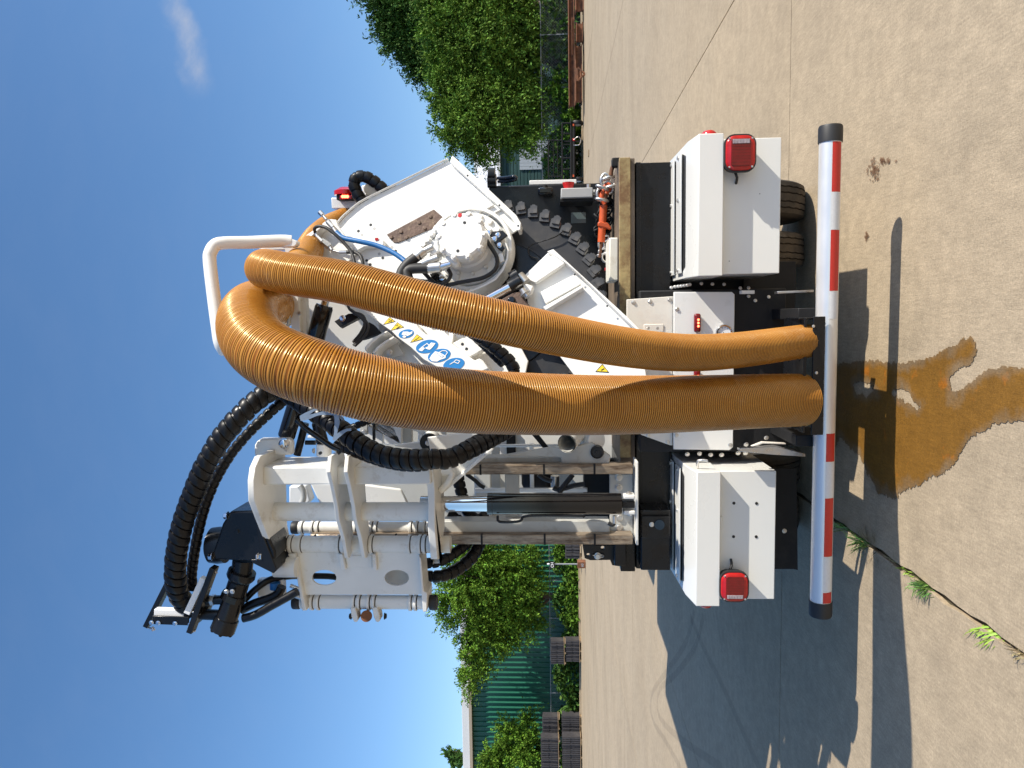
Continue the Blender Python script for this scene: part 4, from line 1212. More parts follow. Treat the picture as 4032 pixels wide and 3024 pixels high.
# ---- wheels
def wheel(xc, w, yc, r, par):
    n_ = 72
    half = w / 2
    prof = [(-half, .62 * r), (-half * 1.02, .80 * r), (-half * .96, .945 * r), (-half * .86, .985 * r)]
    gx = [-.62, -.54, -.28, -.20, .20, .28, .54, .62]
    lv = r
    for i, g_ in enumerate(gx):
        if i % 2 == 0: prof += [(half * g_, r), (half * (g_ + .01), r * .965)]
        else: prof += [(half * (g_ - .01), r * .965), (half * g_, r)]
    prof += [(half * .86, .985 * r), (half * .96, .945 * r), (half * 1.02, .80 * r), (half, .62 * r)]
    rg = []
    for k_, (x_, rad) in enumerate(prof):
        inner = 4 <= k_ < len(prof) - 4
        rg.append([Vector((xc + x_ + (w * .012 * (1 if j % 2 else -1) if inner else 0), yc + rad * math.cos(2 * math.pi * j / n_), r + rad * math.sin(2 * math.pi * j / n_))) for j in range(n_)])
    w_o = MB().lathe((xc - half * .8, yc, r), (1, 0, 0), [(0, .1), (0, .60 * r), (w * .2, .61 * r), (w * .6, .61 * r), (w * .8, .60 * r), (w * .8, .1)], 32).out('wheel', 'steel', par)
    MB().rings(rg, cap=False).out('tyre', 'tyre_rubber', w_o, smooth=30)
yt = pz(zJ(1556, 680), 0).y
for xa, xb in ((zJ(1400, 586), zJ(1400, 930)), (zJ(1400, 1072), zJ(1400, 1410))):
    a, b_ = py(xa, yt - .47).x, py(xb, yt - .47).x
    wheel((a + b_) / 2, a - b_, yt, .50, truck)
    wheel(2 * XC - (a + b_) / 2, a - b_, yt, .50, truck)
cylp('axle', 'black_matte', truck, (XC - .8, yt, .5), (XC + .8, yt, .5), .09)
for xx in (-1.3, .6):
    wheel(xx, .27, 10.9, .5, truck)
mf = prismp('mud_flap', 'black_matte', truck, [py(zI(*q), 4.86) for q in ((1100, 300), (1530, 300), (1537, 1130), (1500, 1122), (1100, 1122))], BACK * .012, .003)
bolt(mf, py(zI(1428, 810), 4.86), FRONT, .012)
boxp('frame_beam', 'black_paint', truck, pv(py(zI(498, 1133), 4.42)), (py(zI(498, 640), 4.42).x, 4.75, py(zI(255, 1100), 4.42).z), .008)
p0, p1 = py(zI(490, 870), 4.40), py(zI(262, 690), 4.40)
bmp = boxp('bracket_plate', 'black_paint', truck, (p0.x, 4.395, p0.z), (p1.x, 4.418, p1.z), .004)
bolt(bmp, py(zI(345, 757), 4.394), FRONT, .012)
cylp('boss', 'black_gloss', bmp, py(zI(408, 760), 4.395), py(zI(408, 760), 4.38), .03)
# left block beneath the mast foot
p0, p1 = py(zI(138, 1098), 4.5), py(zI(40, 900), 4.5)
boxp('frame_stub', 'black_paint', truck, (p0.x, 4.5, p0.z), (p1.x + .3, 4.75, p1.z), .006)
pl = [py(zL(*q), 4.6) for q in ((1245, 85), (1260, 175), (1300, 190), (1440, 188), (1455, 225), (1500, 232), (1560, 225), (1565, 85))]
lug = holedp('lug_plate', 'black_paint', truck, pl, [ellipse(lambda a, b_: py(zL(a, b_), 4.6), 1285, 152, 13, 12, 16), ellipse(lambda a, b_: py(zL(a, b_), 4.6), 1387, 103, 14, 14, 16)], BACK * .03)
c = py(zL(1352, 160), 4.59); bolt(lug, c, FRONT, .018)
tubep('cotter_pin', 'zinc', lug, [py(zL(*q), 4.585) for q in ((1318, 155), (1352, 160), (1385, 152), (1395, 160), (1385, 168), (1352, 160))], .004, 6)

# ---- bumper tube with tape
YP, ZP, RP = 3.85, 0.415, 0.053
xr_, xl_ = py(zJ(1800, 200), YP).x, py(zI(1720, 1430), YP).x
bt = cylp('bumper_tube', 'aluminium', truck, (xl_, YP, ZP), (xr_, YP, ZP), RP, seg=40)
for xx, s_ in ((xr_, 1), (xl_, -1)):
    MB().lathe((xx - s_ * .035, YP, ZP), (s_, 0, 0), [(0, RP + .001), (0, RP + .005), (.072, RP + .005), (.082, RP + .001), (.084, RP - .02)], 36).out('end_cap', 'rubber', bt)
def tape(x0, x1, m_):
    x0, x1 = min(x0, x1), max(x0, x1)
    s_ = MB(); k = 10; r_ = RP + .0012; vs_ = []
    for i in range(k + 1):
        a = R(8 - 56 * i / k) - R(0)
        q = Vector((0, -math.cos(a), math.sin(a))) * r_
        vs_ += [(x0, YP + q.y, ZP + q.z), (x1, YP + q.y, ZP + q.z)]
    s_.add(vs_, [(2 * i, 2 * i + 1, 2 * i + 3, 2 * i + 2) for i in range(k)])
    s_.out('reflective_tape', m_, bt, smooth=60)
tx = lambda f, y: py(f(1790, y), YP - .05).x
for f, y0, y1, m_ in ((zJ, 255, 724, 'tape_red'), (zJ, 728, 1078, 'tape_white'), (zJ, 1080, 1648, 'tape_red'), (zH, 306, 530, 'tape_white'),
                      (zI, 16, 245, 'tape_red'), (zI, 249, 540, 'tape_white'), (zI, 544, 1020, 'tape_red'), (zI, 1024, 1310, 'tape_white'), (zI, 1315, 1402, 'tape_red')):
    tape(tx(f, y0), tx(f, y1), m_)
# black bracket carrying the hose ends
p0, p1 = py(zH(1745, 1478), 3.77), py(zH(1600, 512), 3.77)
hb = boxp('hose_rack', 'black_paint', truck, (p0.x, 3.772, p0.z), (p1.x, 3.784, py(zH(1660, 800), 3.77).z), .003)
boxp('rack_shelf', 'black_paint', hb, (p0.x + .01, 3.786, p0.z + .085), (p1.x - .005, 4.12, p0.z + .098), .002)
prismp('rack_gusset', 'black_paint', hb, [(p1.x - .004, 3.79, p0.z + .01), (p1.x - .004, 3.79, py(zH(1560, 520), 3.77).z), (p1.x - .004, 4.12, py(zH(1545, 520), 3.9).z), (p1.x - .004, 4.12, p0.z + .01)], (-.008, 0, 0))
boxp('rack_post', 'black_paint', hb, (py(zH(1560, 870), 3.95).x - .02, 3.95, p0.z + .1), (py(zH(1560, 870), 3.95).x + .01, 3.97, py(zH(1545, 870), 3.95).z), .002)
for q in ((1690, 970), (1665, 590)):
    bolt(hb, py(zH(*q), 3.771), FRONT, .006, round_=True)
for q in ((-.32, 4.02), (.02, 4.02)):
    pass
boxp('underride_arm', 'black_matte', truck, (XC - .36, 3.90, .38), (XC - .30, 4.7, .54), .004)
boxp('underride_arm', 'black_matte', truck, (XC + .30, 3.90, .38), (XC + .36, 4.7, .54), .004)

# ================================================================ lift mast
YM = 4.35
def rail(q0, q1, top):
    a, b_ = py(zC(*q0), YM), py(zC(*q1), YM)
    x0, x1 = min(a.x, b_.x), max(a.x, b_.x)
    o = boxp('mast_rail', 'rail_steel', truck, (x0, YM, a.z), (x1, YM + .09, top), .006)
    for z_ in (.22, .52, .90):
        boxp('weld_band', 'black_matte', o, (x0 - .0012, YM - .0012, a.z + z_), (x1 + .0012, YM + .02, a.z + z_ + .012), 0)
    return o
rail((1850, 1027), (1850, 945), 3.30)
rail((1850, 450), (1850, 370), 3.30)
# grey back beams
def bm_(q0, q1, Y, dep, m='grey_paint', name='mast_beam', bev=.004):
    a, b_ = py(zC(*q0), Y), py(zC(*q1), Y)
    return boxp(name, m, truck, (min(a.x, b_.x), Y, min(a.z, b_.z)), (max(a.x, b_.x), Y + dep, max(a.z, b_.z)), bev)
bm_((300, 938), (1660, 835), YM + .06, .12)
bm_((520, 362), (1262, 312), YM + .10, .12)
bm_((812, 930), (920, 452), YM + .16, .03, name='cross_plate')
fp = bm_((1662, 938), (1850, 452), YM + .10, .03, name='foot_plate')
for q in ((1735, 475), (1735, 560), (1740, 805), (1738, 885)):
    bolt(fp, py(zC(*q), YM + .10), FRONT, .018, 'zinc', round_=True)
a, b_ = py(zC(1895, 1030), YM - .03), py(zC(1850, 350), YM - .03)
boxp('foot_shelf', 'worn_white', truck, (a.x, YM - .03, a.z), (b_.x, YM + .13, a.z + .014), .003)
prismp('gusset', 'grey_paint', truck, [py(zV(*q), YM + .05) for q in ((430, 490), (1130, 370), (1220, 400), (1640, 320), (1700, 360), (1890, 500), (1870, 600), (1230, 600), (1220, 515))], BACK * .04, .006)
c = py(zV(1705, 440), YM + .045)
rb = MB().lathe(c, FRONT, [(-.02, .040), (.012, .040), (.016, .034), (.010, .030), (.010, .012), (.018, .010)], 28).out('rubber_roller', 'rubber', truck)
# ladder bars and dark gear seen between the rails
for q0, q1, Y, dep, m in (((560, 232), (1500, 205), 5.0, .03, 'aluminium'), ((560, 600), (1480, 565), 5.0, .03, 'aluminium'), ((700, 580), (760, 160), 5.05, .03, 'grey_paint'), ((1010, 580), (1040, 200), 5.05, .03, 'aluminium')):
    bm_(q0, q1, Y, dep, m, 'ladder_bar', .004)
bm_((1455, 940), (1665, 440), 5.05, .2, 'black_matte', 'battery_box', .01)
bm_((940, 600), (1190, 300), 5.1, .18, 'black_matte', 'pump_housing', .05)
bm_((560, 960), (700, 420), 5.2, .1, 'grey_paint', 'valve_block', .02)
bm_((820, 330), (890, 90), 5.22, .02, 'black_matte', 'panel_gap', .0)
bm_((760, 330), (1800, 60), 5.25, .03, 'white_paint', 'body_panel', .01)
prismp('link_arm', 'black_matte', truck, [py(zV(*q), 4.9) for q in ((820, 200), (910, 200), (1055, 380), (985, 395))], BACK * .03, .004)
cylp('valve', 'zinc', truck, py(zV(1140, 760), 4.95), py(zV(1140, 900), 4.95), .03)
tubep('hydraulic_hose', 'rubber', truck, [py(zV(*q), 4.9) for q in ((920, 740), (1000, 800), (1100, 830))], .016, 10)
tubep('hydraulic_hose', 'rubber', truck, [py(zV(*q), 4.88) for q in ((1120, 920), (1180, 945), (1300, 920), (1400, 890), (1540, 870))], .017, 10)
tubep('hydraulic_hose', 'rubber', truck, [py(zV(*q), 4.85) for q in ((1380, 745), (1310, 830), (1240, 920), (1200, 990))], .017, 10)
tubep('hydraulic_hose', 'rubber', truck, [py(zC(*q), 4.7) for q in ((490, 450), (560, 500), (600, 540), (640, 560))], .013, 10)
# white exhaust pipe and boom foot
pa, pb = py(zV(1300, 330), 4.25), py(zV(1560, 60), 4.75)
ep = MB().tube([pa, pb], .055, 28, cap=False).out('pipe_sleeve', 'worn_white', truck)
MB().tube([pa + (pb - pa) * .002, pb], .049, 28, cap=False).out('sleeve_lining', 'grey_paint', ep)
pa, pb = py(zV(1700, 290), 4.45), py(zV(1500, 240), 4.6)
cylp('boom_foot', 'white_paint', truck, pa, pb, .06)
# lift cylinder
ax = lambda x: py(zC(x, 690), 4.16)
a, b_ = ax(665), ax(1755)
a2 = Vector((b_.x, b_.y, a.z))
lc = MB().lathe((b_.x, 4.16, b_.z), UP, [(0, .050), (0, .058), (.03, .060), (a.z - b_.z - .03, .060), (a.z - b_.z - .028, .062), (a.z - b_.z, .062), (a.z - b_.z, .04)], 36).out('lift_cylinder', 'black_gloss', truck)
zr = py(zC(260, 690), 4.16).z
cylp('piston_rod', 'chrome', lc, (b_.x, 4.16, a.z), (b_.x, 4.16, zr + .1), .045, seg=36)
zc_ = py(zC(1820, 690), 4.16).z
boxp('rod_eye', 'black_paint', lc, (b_.x - .02, 4.13, zc_ - .03), (b_.x + .02, 4.19, b_.z), .006)
for s_ in (-1, 1):
    boxp('clevis', 'worn_white', lc, (b_.x + s_ * .045 - .011, 4.12, zc_ - .03), (b_.x + s_ * .045 + .011, 4.2, zc_ + .035), .006)
    bolt(lc, (b_.x + s_ * .058, 4.16, zc_), (s_, 0, 0), .014)
tubep('pipe', 'black_paint', lc, [py(zC(*q), 4.12) for q in ((745, 790), (760, 838), (900, 838), (940, 825), (1000, 790), (1430, 790), (1440, 800))], .008, 8, .01)
cylp('fitting', 'zinc', lc, py(zC(1700, 790), 4.12), py(zC(1700, 850), 4.12), .012)
tubep('hydraulic_hose', 'rubber', truck, [py(zC(*q), 4.12) for q in ((1700, 850), (1680, 865), (1650, 850))], .012, 8)

# ---- carriage: vertical box tube, round tube and horizontal end plates
def bq(x, y, Y): return py(zB(x, y), Y)
YC = 3.88
a, b_ = bq(60, 435, YC), bq(1440, 282, YC)
xs_l, xs_r = a.x, b_.x
zt_c, zb_c = a.z, b_.z
boxp('carriage_tube', 'worn_white', truck, (xs_l, YC, zb_c), (xs_r, YC + .30, zt_c), .008)
a, b_ = bq(60, 652, YC + .15), bq(1440, 652, YC + .15)
cylp('round_tube', 'worn_white', truck, (a.x, a.y, zb_c), (a.x, a.y, zt_c), 78 / 2.073 * 4.04 / FPX, seg=32)
def hplate(name, pts, z, th, m='worn_white'):
    """horizontal plate: outline taken where its edge shows, at height z"""
    return prismp(name, m, truck, [pz(zB(*q), z) for q in pts], (0, 0, th), .004)
zt_ = bq(0, 560, 3.74).z
def at_z(pts_px, z):
    return [pz(zB(*q), z) for q in pts_px]
tp_ = at_z([(55, 200), (15, 290), (0, 400), (5, 560), (60, 710), (120, 860), (190, 1040)], zt_)
bk = [Vector((tp_[-1].x - .02, 4.20, zt_)), Vector((tp_[-1].x + .05, 4.24, zt_)), Vector((tp_[-1].x + .15, 4.20, zt_)), Vector((xs_r, 4.22, zt_)), Vector((tp_[0].x, 4.20, zt_))]
prismp('end_plate', 'worn_white', truck, tp_ + bk, (0, 0, .035), .004)
def lower_plate(edge, name='end_plate', th=.036, back=.34):
    z = edge[0].z
    return
zb_ = bq(1440, 600, 3.78).z
eb = at_z([(1462, 310), (1478, 480), (1478, 600), (1478, 780), (1500, 1040), (1535, 1042)], zb_)
bk = [Vector((eb[-1].x, 4.05, zb_)), Vector((eb[-1].x + .16, 4.26, zb_)), Vector((eb[0].x, 4.26, zb_))]
prismp('end_plate', 'worn_white', truck, eb + bk, (0, 0, .040), .004)
for x_e, Yn in ((625, 3.82), (765, 3.82)):
    z_ = bq(x_e, 300, Yn).z
    ee = at_z([(x_e + 12, 200), (x_e, 330), (x_e + 25, 430), (x_e + 60, 600), (x_e + 75, 720), (x_e + 115, 860), (x_e + 145, 1030), (x_e + 160, 1030)], z_ - .02)
    zz = ee[0].z
    bk = [Vector((ee[-1].x + .04, ee[-1].y + .10, zz)), Vector((ee[4].x + .01, ee[4].y + .22, zz)), Vector((xs_l + .02, YC + .2, zz)), Vector((ee[0].x, ee[0].y + .22, zz))]
    prismp('web_plate', 'worn_white', truck, ee + bk, (0, 0, .022), .003)
# gusset below the bottom plate
prismp('gusset', 'worn_white', truck, [py(zC(*q), 4.18) for q in ((170, 150), (640, 90), (705, 235), (310, 582), (270, 592), (232, 430))], BACK * .02, .004)
prismp('gusset_flange', 'worn_white', truck, [py(zC(*q), 4.10) for q in ((695, 238), (712, 250), (318, 592), (272, 600))], BACK * .14, .003)
tubep('saddle', 'worn_white', truck, [py(zC(*q), 4.06) for q in ((290, 440), (350, 430), (372, 450), (340, 520), (275, 590))], .018, 10)

# hinge tubes
def vtube(yq, x0, x1, Y, rpx, name, m='worn_white', rings=(), caps=(), ringr=1.14, ringw=.016):
    a, b_ = bq(x0, yq, Y), bq(x1, yq, Y)
    xm = bq((x0 + x1) / 2, yq, Y).x
    r_ = rpx / 2.073 * Y / FPX
    o = cylp(name, m, truck, (xm, Y, b_.z), (xm, Y, a.z), r_, seg=32)
    for q in rings:
        z_ = bq(q, yq, Y).z
        cl_ = MB().lathe((xm, Y, z_ - ringw / 2), UP, [(0, r_ * .9), (0, r_ * ringr), (ringw, r_ * ringr), (ringw, r_ * .9)], 32).out('collar', m, o, .002)
        MB().lathe((xm, Y, z_ - ringw / 2 - .006), UP, [(0, r_ * .9), (0, r_ * 1.015), (.006, r_ * 1.015), (.006, r_ * .9)], 24).out('dirt_gap_ring', 'joint_dirt', o)  # dark ring paints the shaded gap under the collar, with its dirt
    for q in caps:
        z_ = bq(q, yq, Y).z
        MB().lathe((xm, Y, z_ - .022), UP, [(0, .01), (0, r_ * 1.02), (.006, r_ * 1.1), (.038, r_ * 1.1), (.044, r_ * 1.02), (.044, .01)], 32).out('end_cap', 'rubber', o)
    return o, xm, r_
YH = 4.14
h1, xh1, rh1 = vtube(918, 250, 1605, YH, 72, 'hinge_tube', rings=(270, 310, 385, 695, 735, 880, 925, 965, 1270, 1355, 1395))
h2, xh2, rh2 = vtube(1390, 385, 1415, YH + .03, 58, 'hinge_tube', rings=(415, 478, 530, 820, 862, 940, 985, 1278, 1320, 1395), caps=(350, 1465), ringr=1.22)
h3, xh3, rh3 = vtube(782, 330, 1430, YH + .30, 50, 'hinge_tube', rings=(395, 480, 525, 830, 960, 1000, 1280, 1330, 1390), caps=(340,), ringr=1.2)
for q, z_ in ((500, 845), (1160, 838)):
    MB().lathe(bq(q, z_, YH - rh1), FRONT, [(-.004, .005), (.008, .005), (.012, .003)], 10).out('grease_nipple', 'black_matte', h1)
# swing plate with two real openings
Ysw = 4.12
outer = [bq(*q, Ysw) for q in ((330, 940), (1340, 940), (1352, 1040), (1375, 1330), (400, 1330))]
holes = [ellipse(lambda a, b__: bq(a, b__, Ysw), 573, 1192, 100, 64, 30), ellipse(lambda a, b__: bq(a, b__, Ysw), 1165, 1193, 100, 65, 30)]
sw = holedp('swing_plate', 'worn_white', truck, outer, holes, BACK * .018)
for q_ in (((690, 1000), (720, 1000), (750, 1125), (712, 1135)), ((965, 1000), (992, 1000), (1002, 1135), (968, 1130))):
    prismp('stiffener', 'worn_white', sw, [bq(*q, Ysw - .03) for q in q_], BACK * .03, .003)
prismp('pocket_plate', 'worn_white', sw, [bq(*q, Ysw - .004) for q in ((752, 1010), (962, 1010), (962, 1110), (755, 1110))], BACK * .004, .002)
# back skin closes the far side of the swing box behind the lower opening
prismp('back_skin', 'panel_cream', truck, [bq(*q, Ysw + .13) for q in ((900, 1010), (1330, 1010), (1370, 1320), (900, 1320))], BACK * .012)
for pts in (((275, 1000), (330, 1000), (355, 1090), (400, 1330), (430, 1460), (395, 1462), (372, 1330), (335, 1100), (290, 1030)), ((1345, 1010), (1365, 1040), (1385, 1300), (1415, 1320), (1410, 1470), (1380, 1472), (1365, 1320), (1345, 1060))):
    prismp('swing_flange', 'worn_white', truck, [bq(*q, Ysw - .035) for q in pts], BACK * .17, .004)
# lugs, pin and bolts on the left side of the swing
for q in ((785, 1455), (965, 1455)):
    prismp('lug', 'worn_white', truck, [bq(q[0] + dx, 1440 + dy, Ysw - .01) for dx, dy in ((0, 0), (40, 0), (60, 60), (65, 100), (50, 116), (30, 112), (10, 70))], BACK * .07, .004)
cylp('pin', 'rust', truck, bq(918, 1505, Ysw - .02), bq(918, 1505, Ysw + .06), .033)
for q, nz in ((795, 1), (1065, -1)):
    bolt(truck, bq(q, 1505, Ysw + .02), (0, 0, nz), .016, 'black_matte')
# small parts on the back of the carriage
wp = prismp('pin_plate', 'white_paint', truck, [bq(*q, 4.06) for q in ((20, 80), (60, 55), (280, 52), (312, 80), (312, 190), (0, 200), (2, 110))], BACK * .05, .012)
c = bq(250, 93, 4.06)
MB().lathe(c, FRONT, [(-.002, .03), (.006, .03), (.006, .024), (.03, .024), (.034, .018)], 24).out('pivot_pin', 'chrome', wp)
tubep('cotter_ring', 'zinc', wp, [bq(255, 120, 4.02), bq(275, 135, 4.01), bq(270, 155, 4.01), bq(250, 150, 4.01), bq(250, 130, 4.02)], .004, 6, .005)
a, b_ = bq(505, 150, 4.05), bq(640, 150, 4.05)
sk = cylp('socket', 'white_paint', truck, bq(572, 195, 4.08), bq(572, 100, 4.08), 62 / 2.073 * 4.08 / FPX)
cylp('socket_hole', 'decal_black', sk, bq(545, 172, 4.0), bq(545, 172, 4.0) + FRONT * .014, .009)
bolt(sk, bq(492, 155, 4.08), UP, .013)
bolt(sk, bq(645, 130, 4.08), -UP, .013)
cylp('strut', 'black_paint', truck, bq(565, 100, 4.08), bq(520, -60, 4.2), .034)
# white plates glimpsed through the carriage
prismp('rear_arm_plate', 'white_paint', truck, [bq(*q, 4.75) for q in ((455, 420), (900, 430), (1200, 470), (1260, 590), (1250, 700), (820, 760), (560, 640))], BACK * .03, .01)
prismp('rear_arm_bracket', 'white_paint', truck, [bq(*q, 4.8) for q in ((285, 445), (420, 440), (460, 560), (430, 600), (285, 590))], BACK * .1, .01)
tubep('rear_ring', 'grey_paint', truck, [bq(*q, 4.7) for q in ((375, 440), (400, 480), (405, 540), (390, 580))], .02, 10)

# ---- gearbox and motor above the carriage
def aq(x, y, Y): return py(zA(x, y), Y)
YG = 3.92
gb = prismp('gearbox', 'black_paint', truck, [aq(*q, YG) for q in ((612, 775), (765, 770), (800, 840), (880, 1010), (885, 1055), (830, 1078), (520, 1062), (508, 1020), (565, 850))], BACK * .24, .012)
c = aq(560, 975, YG + .12)
MB().lathe((c.x, c.y, c.z - .03), UP, [(0, .085), (0, .10), (.04, .105), (.085, .10), (.095, .085)], 36).out('gearbox_cover', 'black_paint', gb)
for q, d_ in (((600, 800), (0, 0, 1)), ((510, 1042), (0, 0, 1)), ((775, 1045), (0, 0, -1)), ((790, 1040), (0, -.6, -1))):
    bolt(gb, aq(*q, YG + .01), d_, .019, 'chrome', h=1.1)
bolt(gb, aq(655, 893, YG), FRONT, .012, 'black_paint')
prismp('flange_plate', 'black_paint', gb, [aq(*q, YG - .01) for q in ((770, 885), (790, 870), (890, 1120), (870, 1145), (740, 1080), (735, 1060), (800, 1060))], BACK * .22, .005)
cylp('worn_ring', 'worn_white', truck, aq(800, 1010, 4.08), aq(860, 1020, 4.08), .075)
cylp('swivel', 'worn_white', truck, aq(880, 1105, 4.08), aq(1010, 1105, 4.08), .058)
nk = cylp('gearbox_neck', 'black_paint', truck, aq(690, 1060, 4.0), aq(680, 1150, 4.0), .058)
MB().lathe(aq(685, 1130, 4.0), aq(660, 1210, 4.0) - aq(685, 1130, 4.0), [(0, .06), (0, .078), (.03, .08), (.045, .072), (.06, .06)], 32).out('neck_collar', 'black_paint', nk)
mo = cylp('hydraulic_motor', 'black_paint', truck, aq(670, 1180, 4.0), aq(580, 1450, 3.96), .060)
d_ = aq(560, 1500, 3.955) - aq(600, 1400, 3.967)
MB().lathe(aq(640, 1265, 3.985), d_, [(0, .05), (0, .074), (.035, .074), (.035, .05)], 8).out('motor_flange', 'black_paint', mo)
ec = MB().lathe(aq(595, 1410, 3.965), d_, [(0, .05), (0, .068), (.075, .070), (.08, .060)], 12).out('motor_cap', 'black_paint', mo)
ep_ = aq(595, 1410, 3.965) + d_.normalized() * .078
u_ = d_.normalized().cross(Vector((0, 1, 0))).normalized(); v_ = d_.normalized().cross(u_)
for k in range(6):
    an = R(60 * k + 15)
    bolt(mo, ep_ + (u_ * math.cos(an) + v_ * math.sin(an)) * .058, d_, .009, 'black_matte')
for q in ((590, 1250), (625, 1250)):
    bolt(mo, aq(*q, 3.91), FRONT, .011, 'zinc')
cylp('port_fitting', 'black_paint', mo, aq(600, 1300, 3.97), aq(435, 1300, 3.97), .026)
cylp('port_fitting', 'black_paint', mo, aq(560, 1390, 3.97), aq(430, 1385, 3.97), .030)
for z_ in (520,):
    MB().lathe(aq(z_, 1300, 3.97), Vector((0, 0, 1)), [(0, .026), (0, .031), (.02, .031), (.02, .026)], 6).out('fitting_nut', 'zinc', mo)
tubep('hydraulic_hose', 'spiral_black', truck, [aq(*q, 3.97) for q in ((690, 1410), (760, 1390), (850, 1340), (940, 1290), (1010, 1250))], .024, 12)
tubep('hydraulic_hose', 'spiral_black', truck, [aq(*q, 4.03) for q in ((680, 1360), (760, 1320), (850, 1290), (900, 1260), (920, 1220))], .026, 12)
tubep('hydraulic_hose', 'spiral_black', truck, [aq(*q, y_) for q, y_ in (((700, 1300), 4.05), ((760, 1240), 4.05), ((850, 1180), 4.08), ((950, 1162), 4.18), ((1050, 1158), 4.30), ((1200, 1160), 4.34), ((1290, 1170), 4.36), ((1400, 1150), 4.36))], .019, 10)
p0 = aq(870, 1220, 4.15)
fl = boxp('filter_housing', 'white_paint', truck, p0 - Vector((.06, .03, .07)), p0 + Vector((.05, .03, .09)), .012)
cylp('filter_cap', 'blue_hose', fl, aq(880, 1195, 4.1), aq(880, 1235, 4.1), .03)
for q in ((970, 1215), (985, 1270)):
    cylp('fitting', 'zinc', truck, aq(*q, 4.1), aq(q[0] + 50, q[1] + 20, 4.1), .012)
# hose guide frame at the top
def strip(name, m, q0, q1, wpx, Y, dep, par):
    a, b_ = Vector((*q0, 0)), Vector((*q1, 0)); t = (b_ - a).normalized(); n_ = Vector((-t.y, t.x, 0)) * wpx / 2
    return prismp(name, m, par, [aq(p.x, p.y, Y) for p in (a - n_, b_ - n_, b_ + n_, a + n_)], BACK * dep, .003)
gf = strip('hose_guide', 'black_paint', (105, 1465), (245, 1185), 30, 4.05, .06, truck)
strip('guide_bar', 'black_paint', (365, 1500), (505, 1115), 34, 3.90, .06, gf)
strip('guide_bar', 'black_paint', (150, 1420), (365, 1428), 50, 3.93, .012, gf)
strip('guide_roller', 'decal_white', (160, 1376), (340, 1383), 40, 3.95, .04, gf)
strip('guide_roller', 'decal_white', (352, 1385), (450, 1175), 38, 3.93, .04, gf)
for q in ((145, 1435), (185, 1437), (285, 1440), (375, 1448)):
    bolt(gf, aq(*q, 3.925), FRONT, .011, 'chrome')
for q, y_ in (((150, 1472), 4.08), ((390, 1480), 3.93), ((420, 1380), 3.93), ((480, 1228), 3.93), ((520, 1135), 3.93)):
    e_ = aq(q[0] + 16, q[1] + 5, y_)
    cylp('stud', 'zinc', gf, aq(q[0] - 30, q[1] - 8, y_), e_, .006, seg=8)
    bolt(gf, aq(q[0] + 2, q[1], y_), (0, 0, -1), .011, 'chrome')
# ================================================================ saw boom
S = Plane(py((1950, 1210), 4.45), (0.26, -0.96, 0.10))
SN = S.n
SG = S.shift(.13)
cen = S.at((1950, 1210))
Rb = (S.at((2372, 1120)) - cen).length
blade = MB().lathe(cen - SN * .015, SN, [(0, .02), (0, Rb * .945), (.03, Rb * .945), (.03, .02)], 96).out('saw_blade', 'blade_steel', truck, smooth=30)
MB().lathe(cen + SN * .016, SN, [(0, .02), (0, Rb * .62), (.012, Rb * .61), (.012, .02)], 64).out('hub_plate', 'black_paint', blade, smooth=30)
# teeth: a holder block with a square pad, shared mesh
tm = MB()
tm.prism([(-.038, -.070, 0), (.030, -.070, 0), (.030, -.018, 0), (.012, .004, 0), (-.010, .010, 0), (-.040, -.012, 0)], (0, 0, -.034))
tm.prism([(-.026, -.048, .012), (.026, -.046, .012), (.028, .006, .012), (-.020, .010, .012)], (0, 0, -.014))
tm.prism([(-.016, .006, .006), (.02, .004, .006), (.012, .018, .004), (-.008, .020, .004)], (0, 0, -.03))
tm.v = [(x * .86, y * .86, z) for x, y, z in tm.v]
tme = tm.mesh('tooth', 'tooth_steel', 0)
U_ = SN.cross(UP).normalized(); V_ = SN.cross(U_)
for k in range(50):
    an = 2 * math.pi * k / 50
    rad = U_ * math.cos(an) + V_ * math.sin(an)
    tan = rad.cross(SN)
    p = cen + rad * Rb + SN * .034
    tilt = .35
    tx_ = (tan * math.cos(tilt) + rad * math.sin(tilt)); ty_ = (rad * math.cos(tilt) - tan * math.sin(tilt))
    M = Matrix(((tx_.x, ty_.x, SN.x, p.x), (tx_.y, ty_.y, SN.y, p.y), (tx_.z, ty_.z, SN.z, p.z), (0, 0, 0, 1)))
    place('tooth', tme, blade, M)
tubep('wire', 'rubber', blade, [S.at(zG(*q), .05) for q in ((870, 950), (800, 1000), (680, 1040), (610, 1065), (580, 1100), (590, 1150), (640, 1175), (660, 1178))], .004, 6, .01)

def sp(f, pts, off=0.0):
    return [SG.at(f(*q), off) for q in pts]
# upper guard
up_pts = sp(zE, [(545, 795), (610, 720), (690, 650), (760, 595), (840, 550), (1000, 472), (1280, 335), (1575, 190)]) + \
    sp(zG, [(400, 800), (470, 860), (500, 905), (500, 940), (395, 1010), (355, 1036)]) + sp(zE, [(1900, 1120), (1700, 1330), (1300, 1300), (1000, 1240), (760, 1190), (560, 1150), (380, 1110), (330, 1000), (420, 880)])
gd = prismp('saw_guard', 'white_paint', truck, up_pts, -SN * .012, .003)
rim = sp(zE, [(545, 790), (610, 716), (690, 646), (760, 591), (840, 546), (1000, 468), (1280, 331), (1580, 186)], .0)
m_ = MB()
ring = []
for p in rim:
    ring.append([p, p + SN * .022, p + SN * .022 + Vector((0, 0, .006)), p + Vector((0, 0, .006))])
m_.rings(ring).out('guard_rim', 'white_paint', gd, smooth=0)
prismp('guard_flange', 'white_paint', gd, sp(zG, [(-40, 335), (-5, 365), (480, 820), (520, 885), (516, 942), (495, 950), (470, 880), (430, 830), (-60, 388)], .05), -SN * .075, .003)
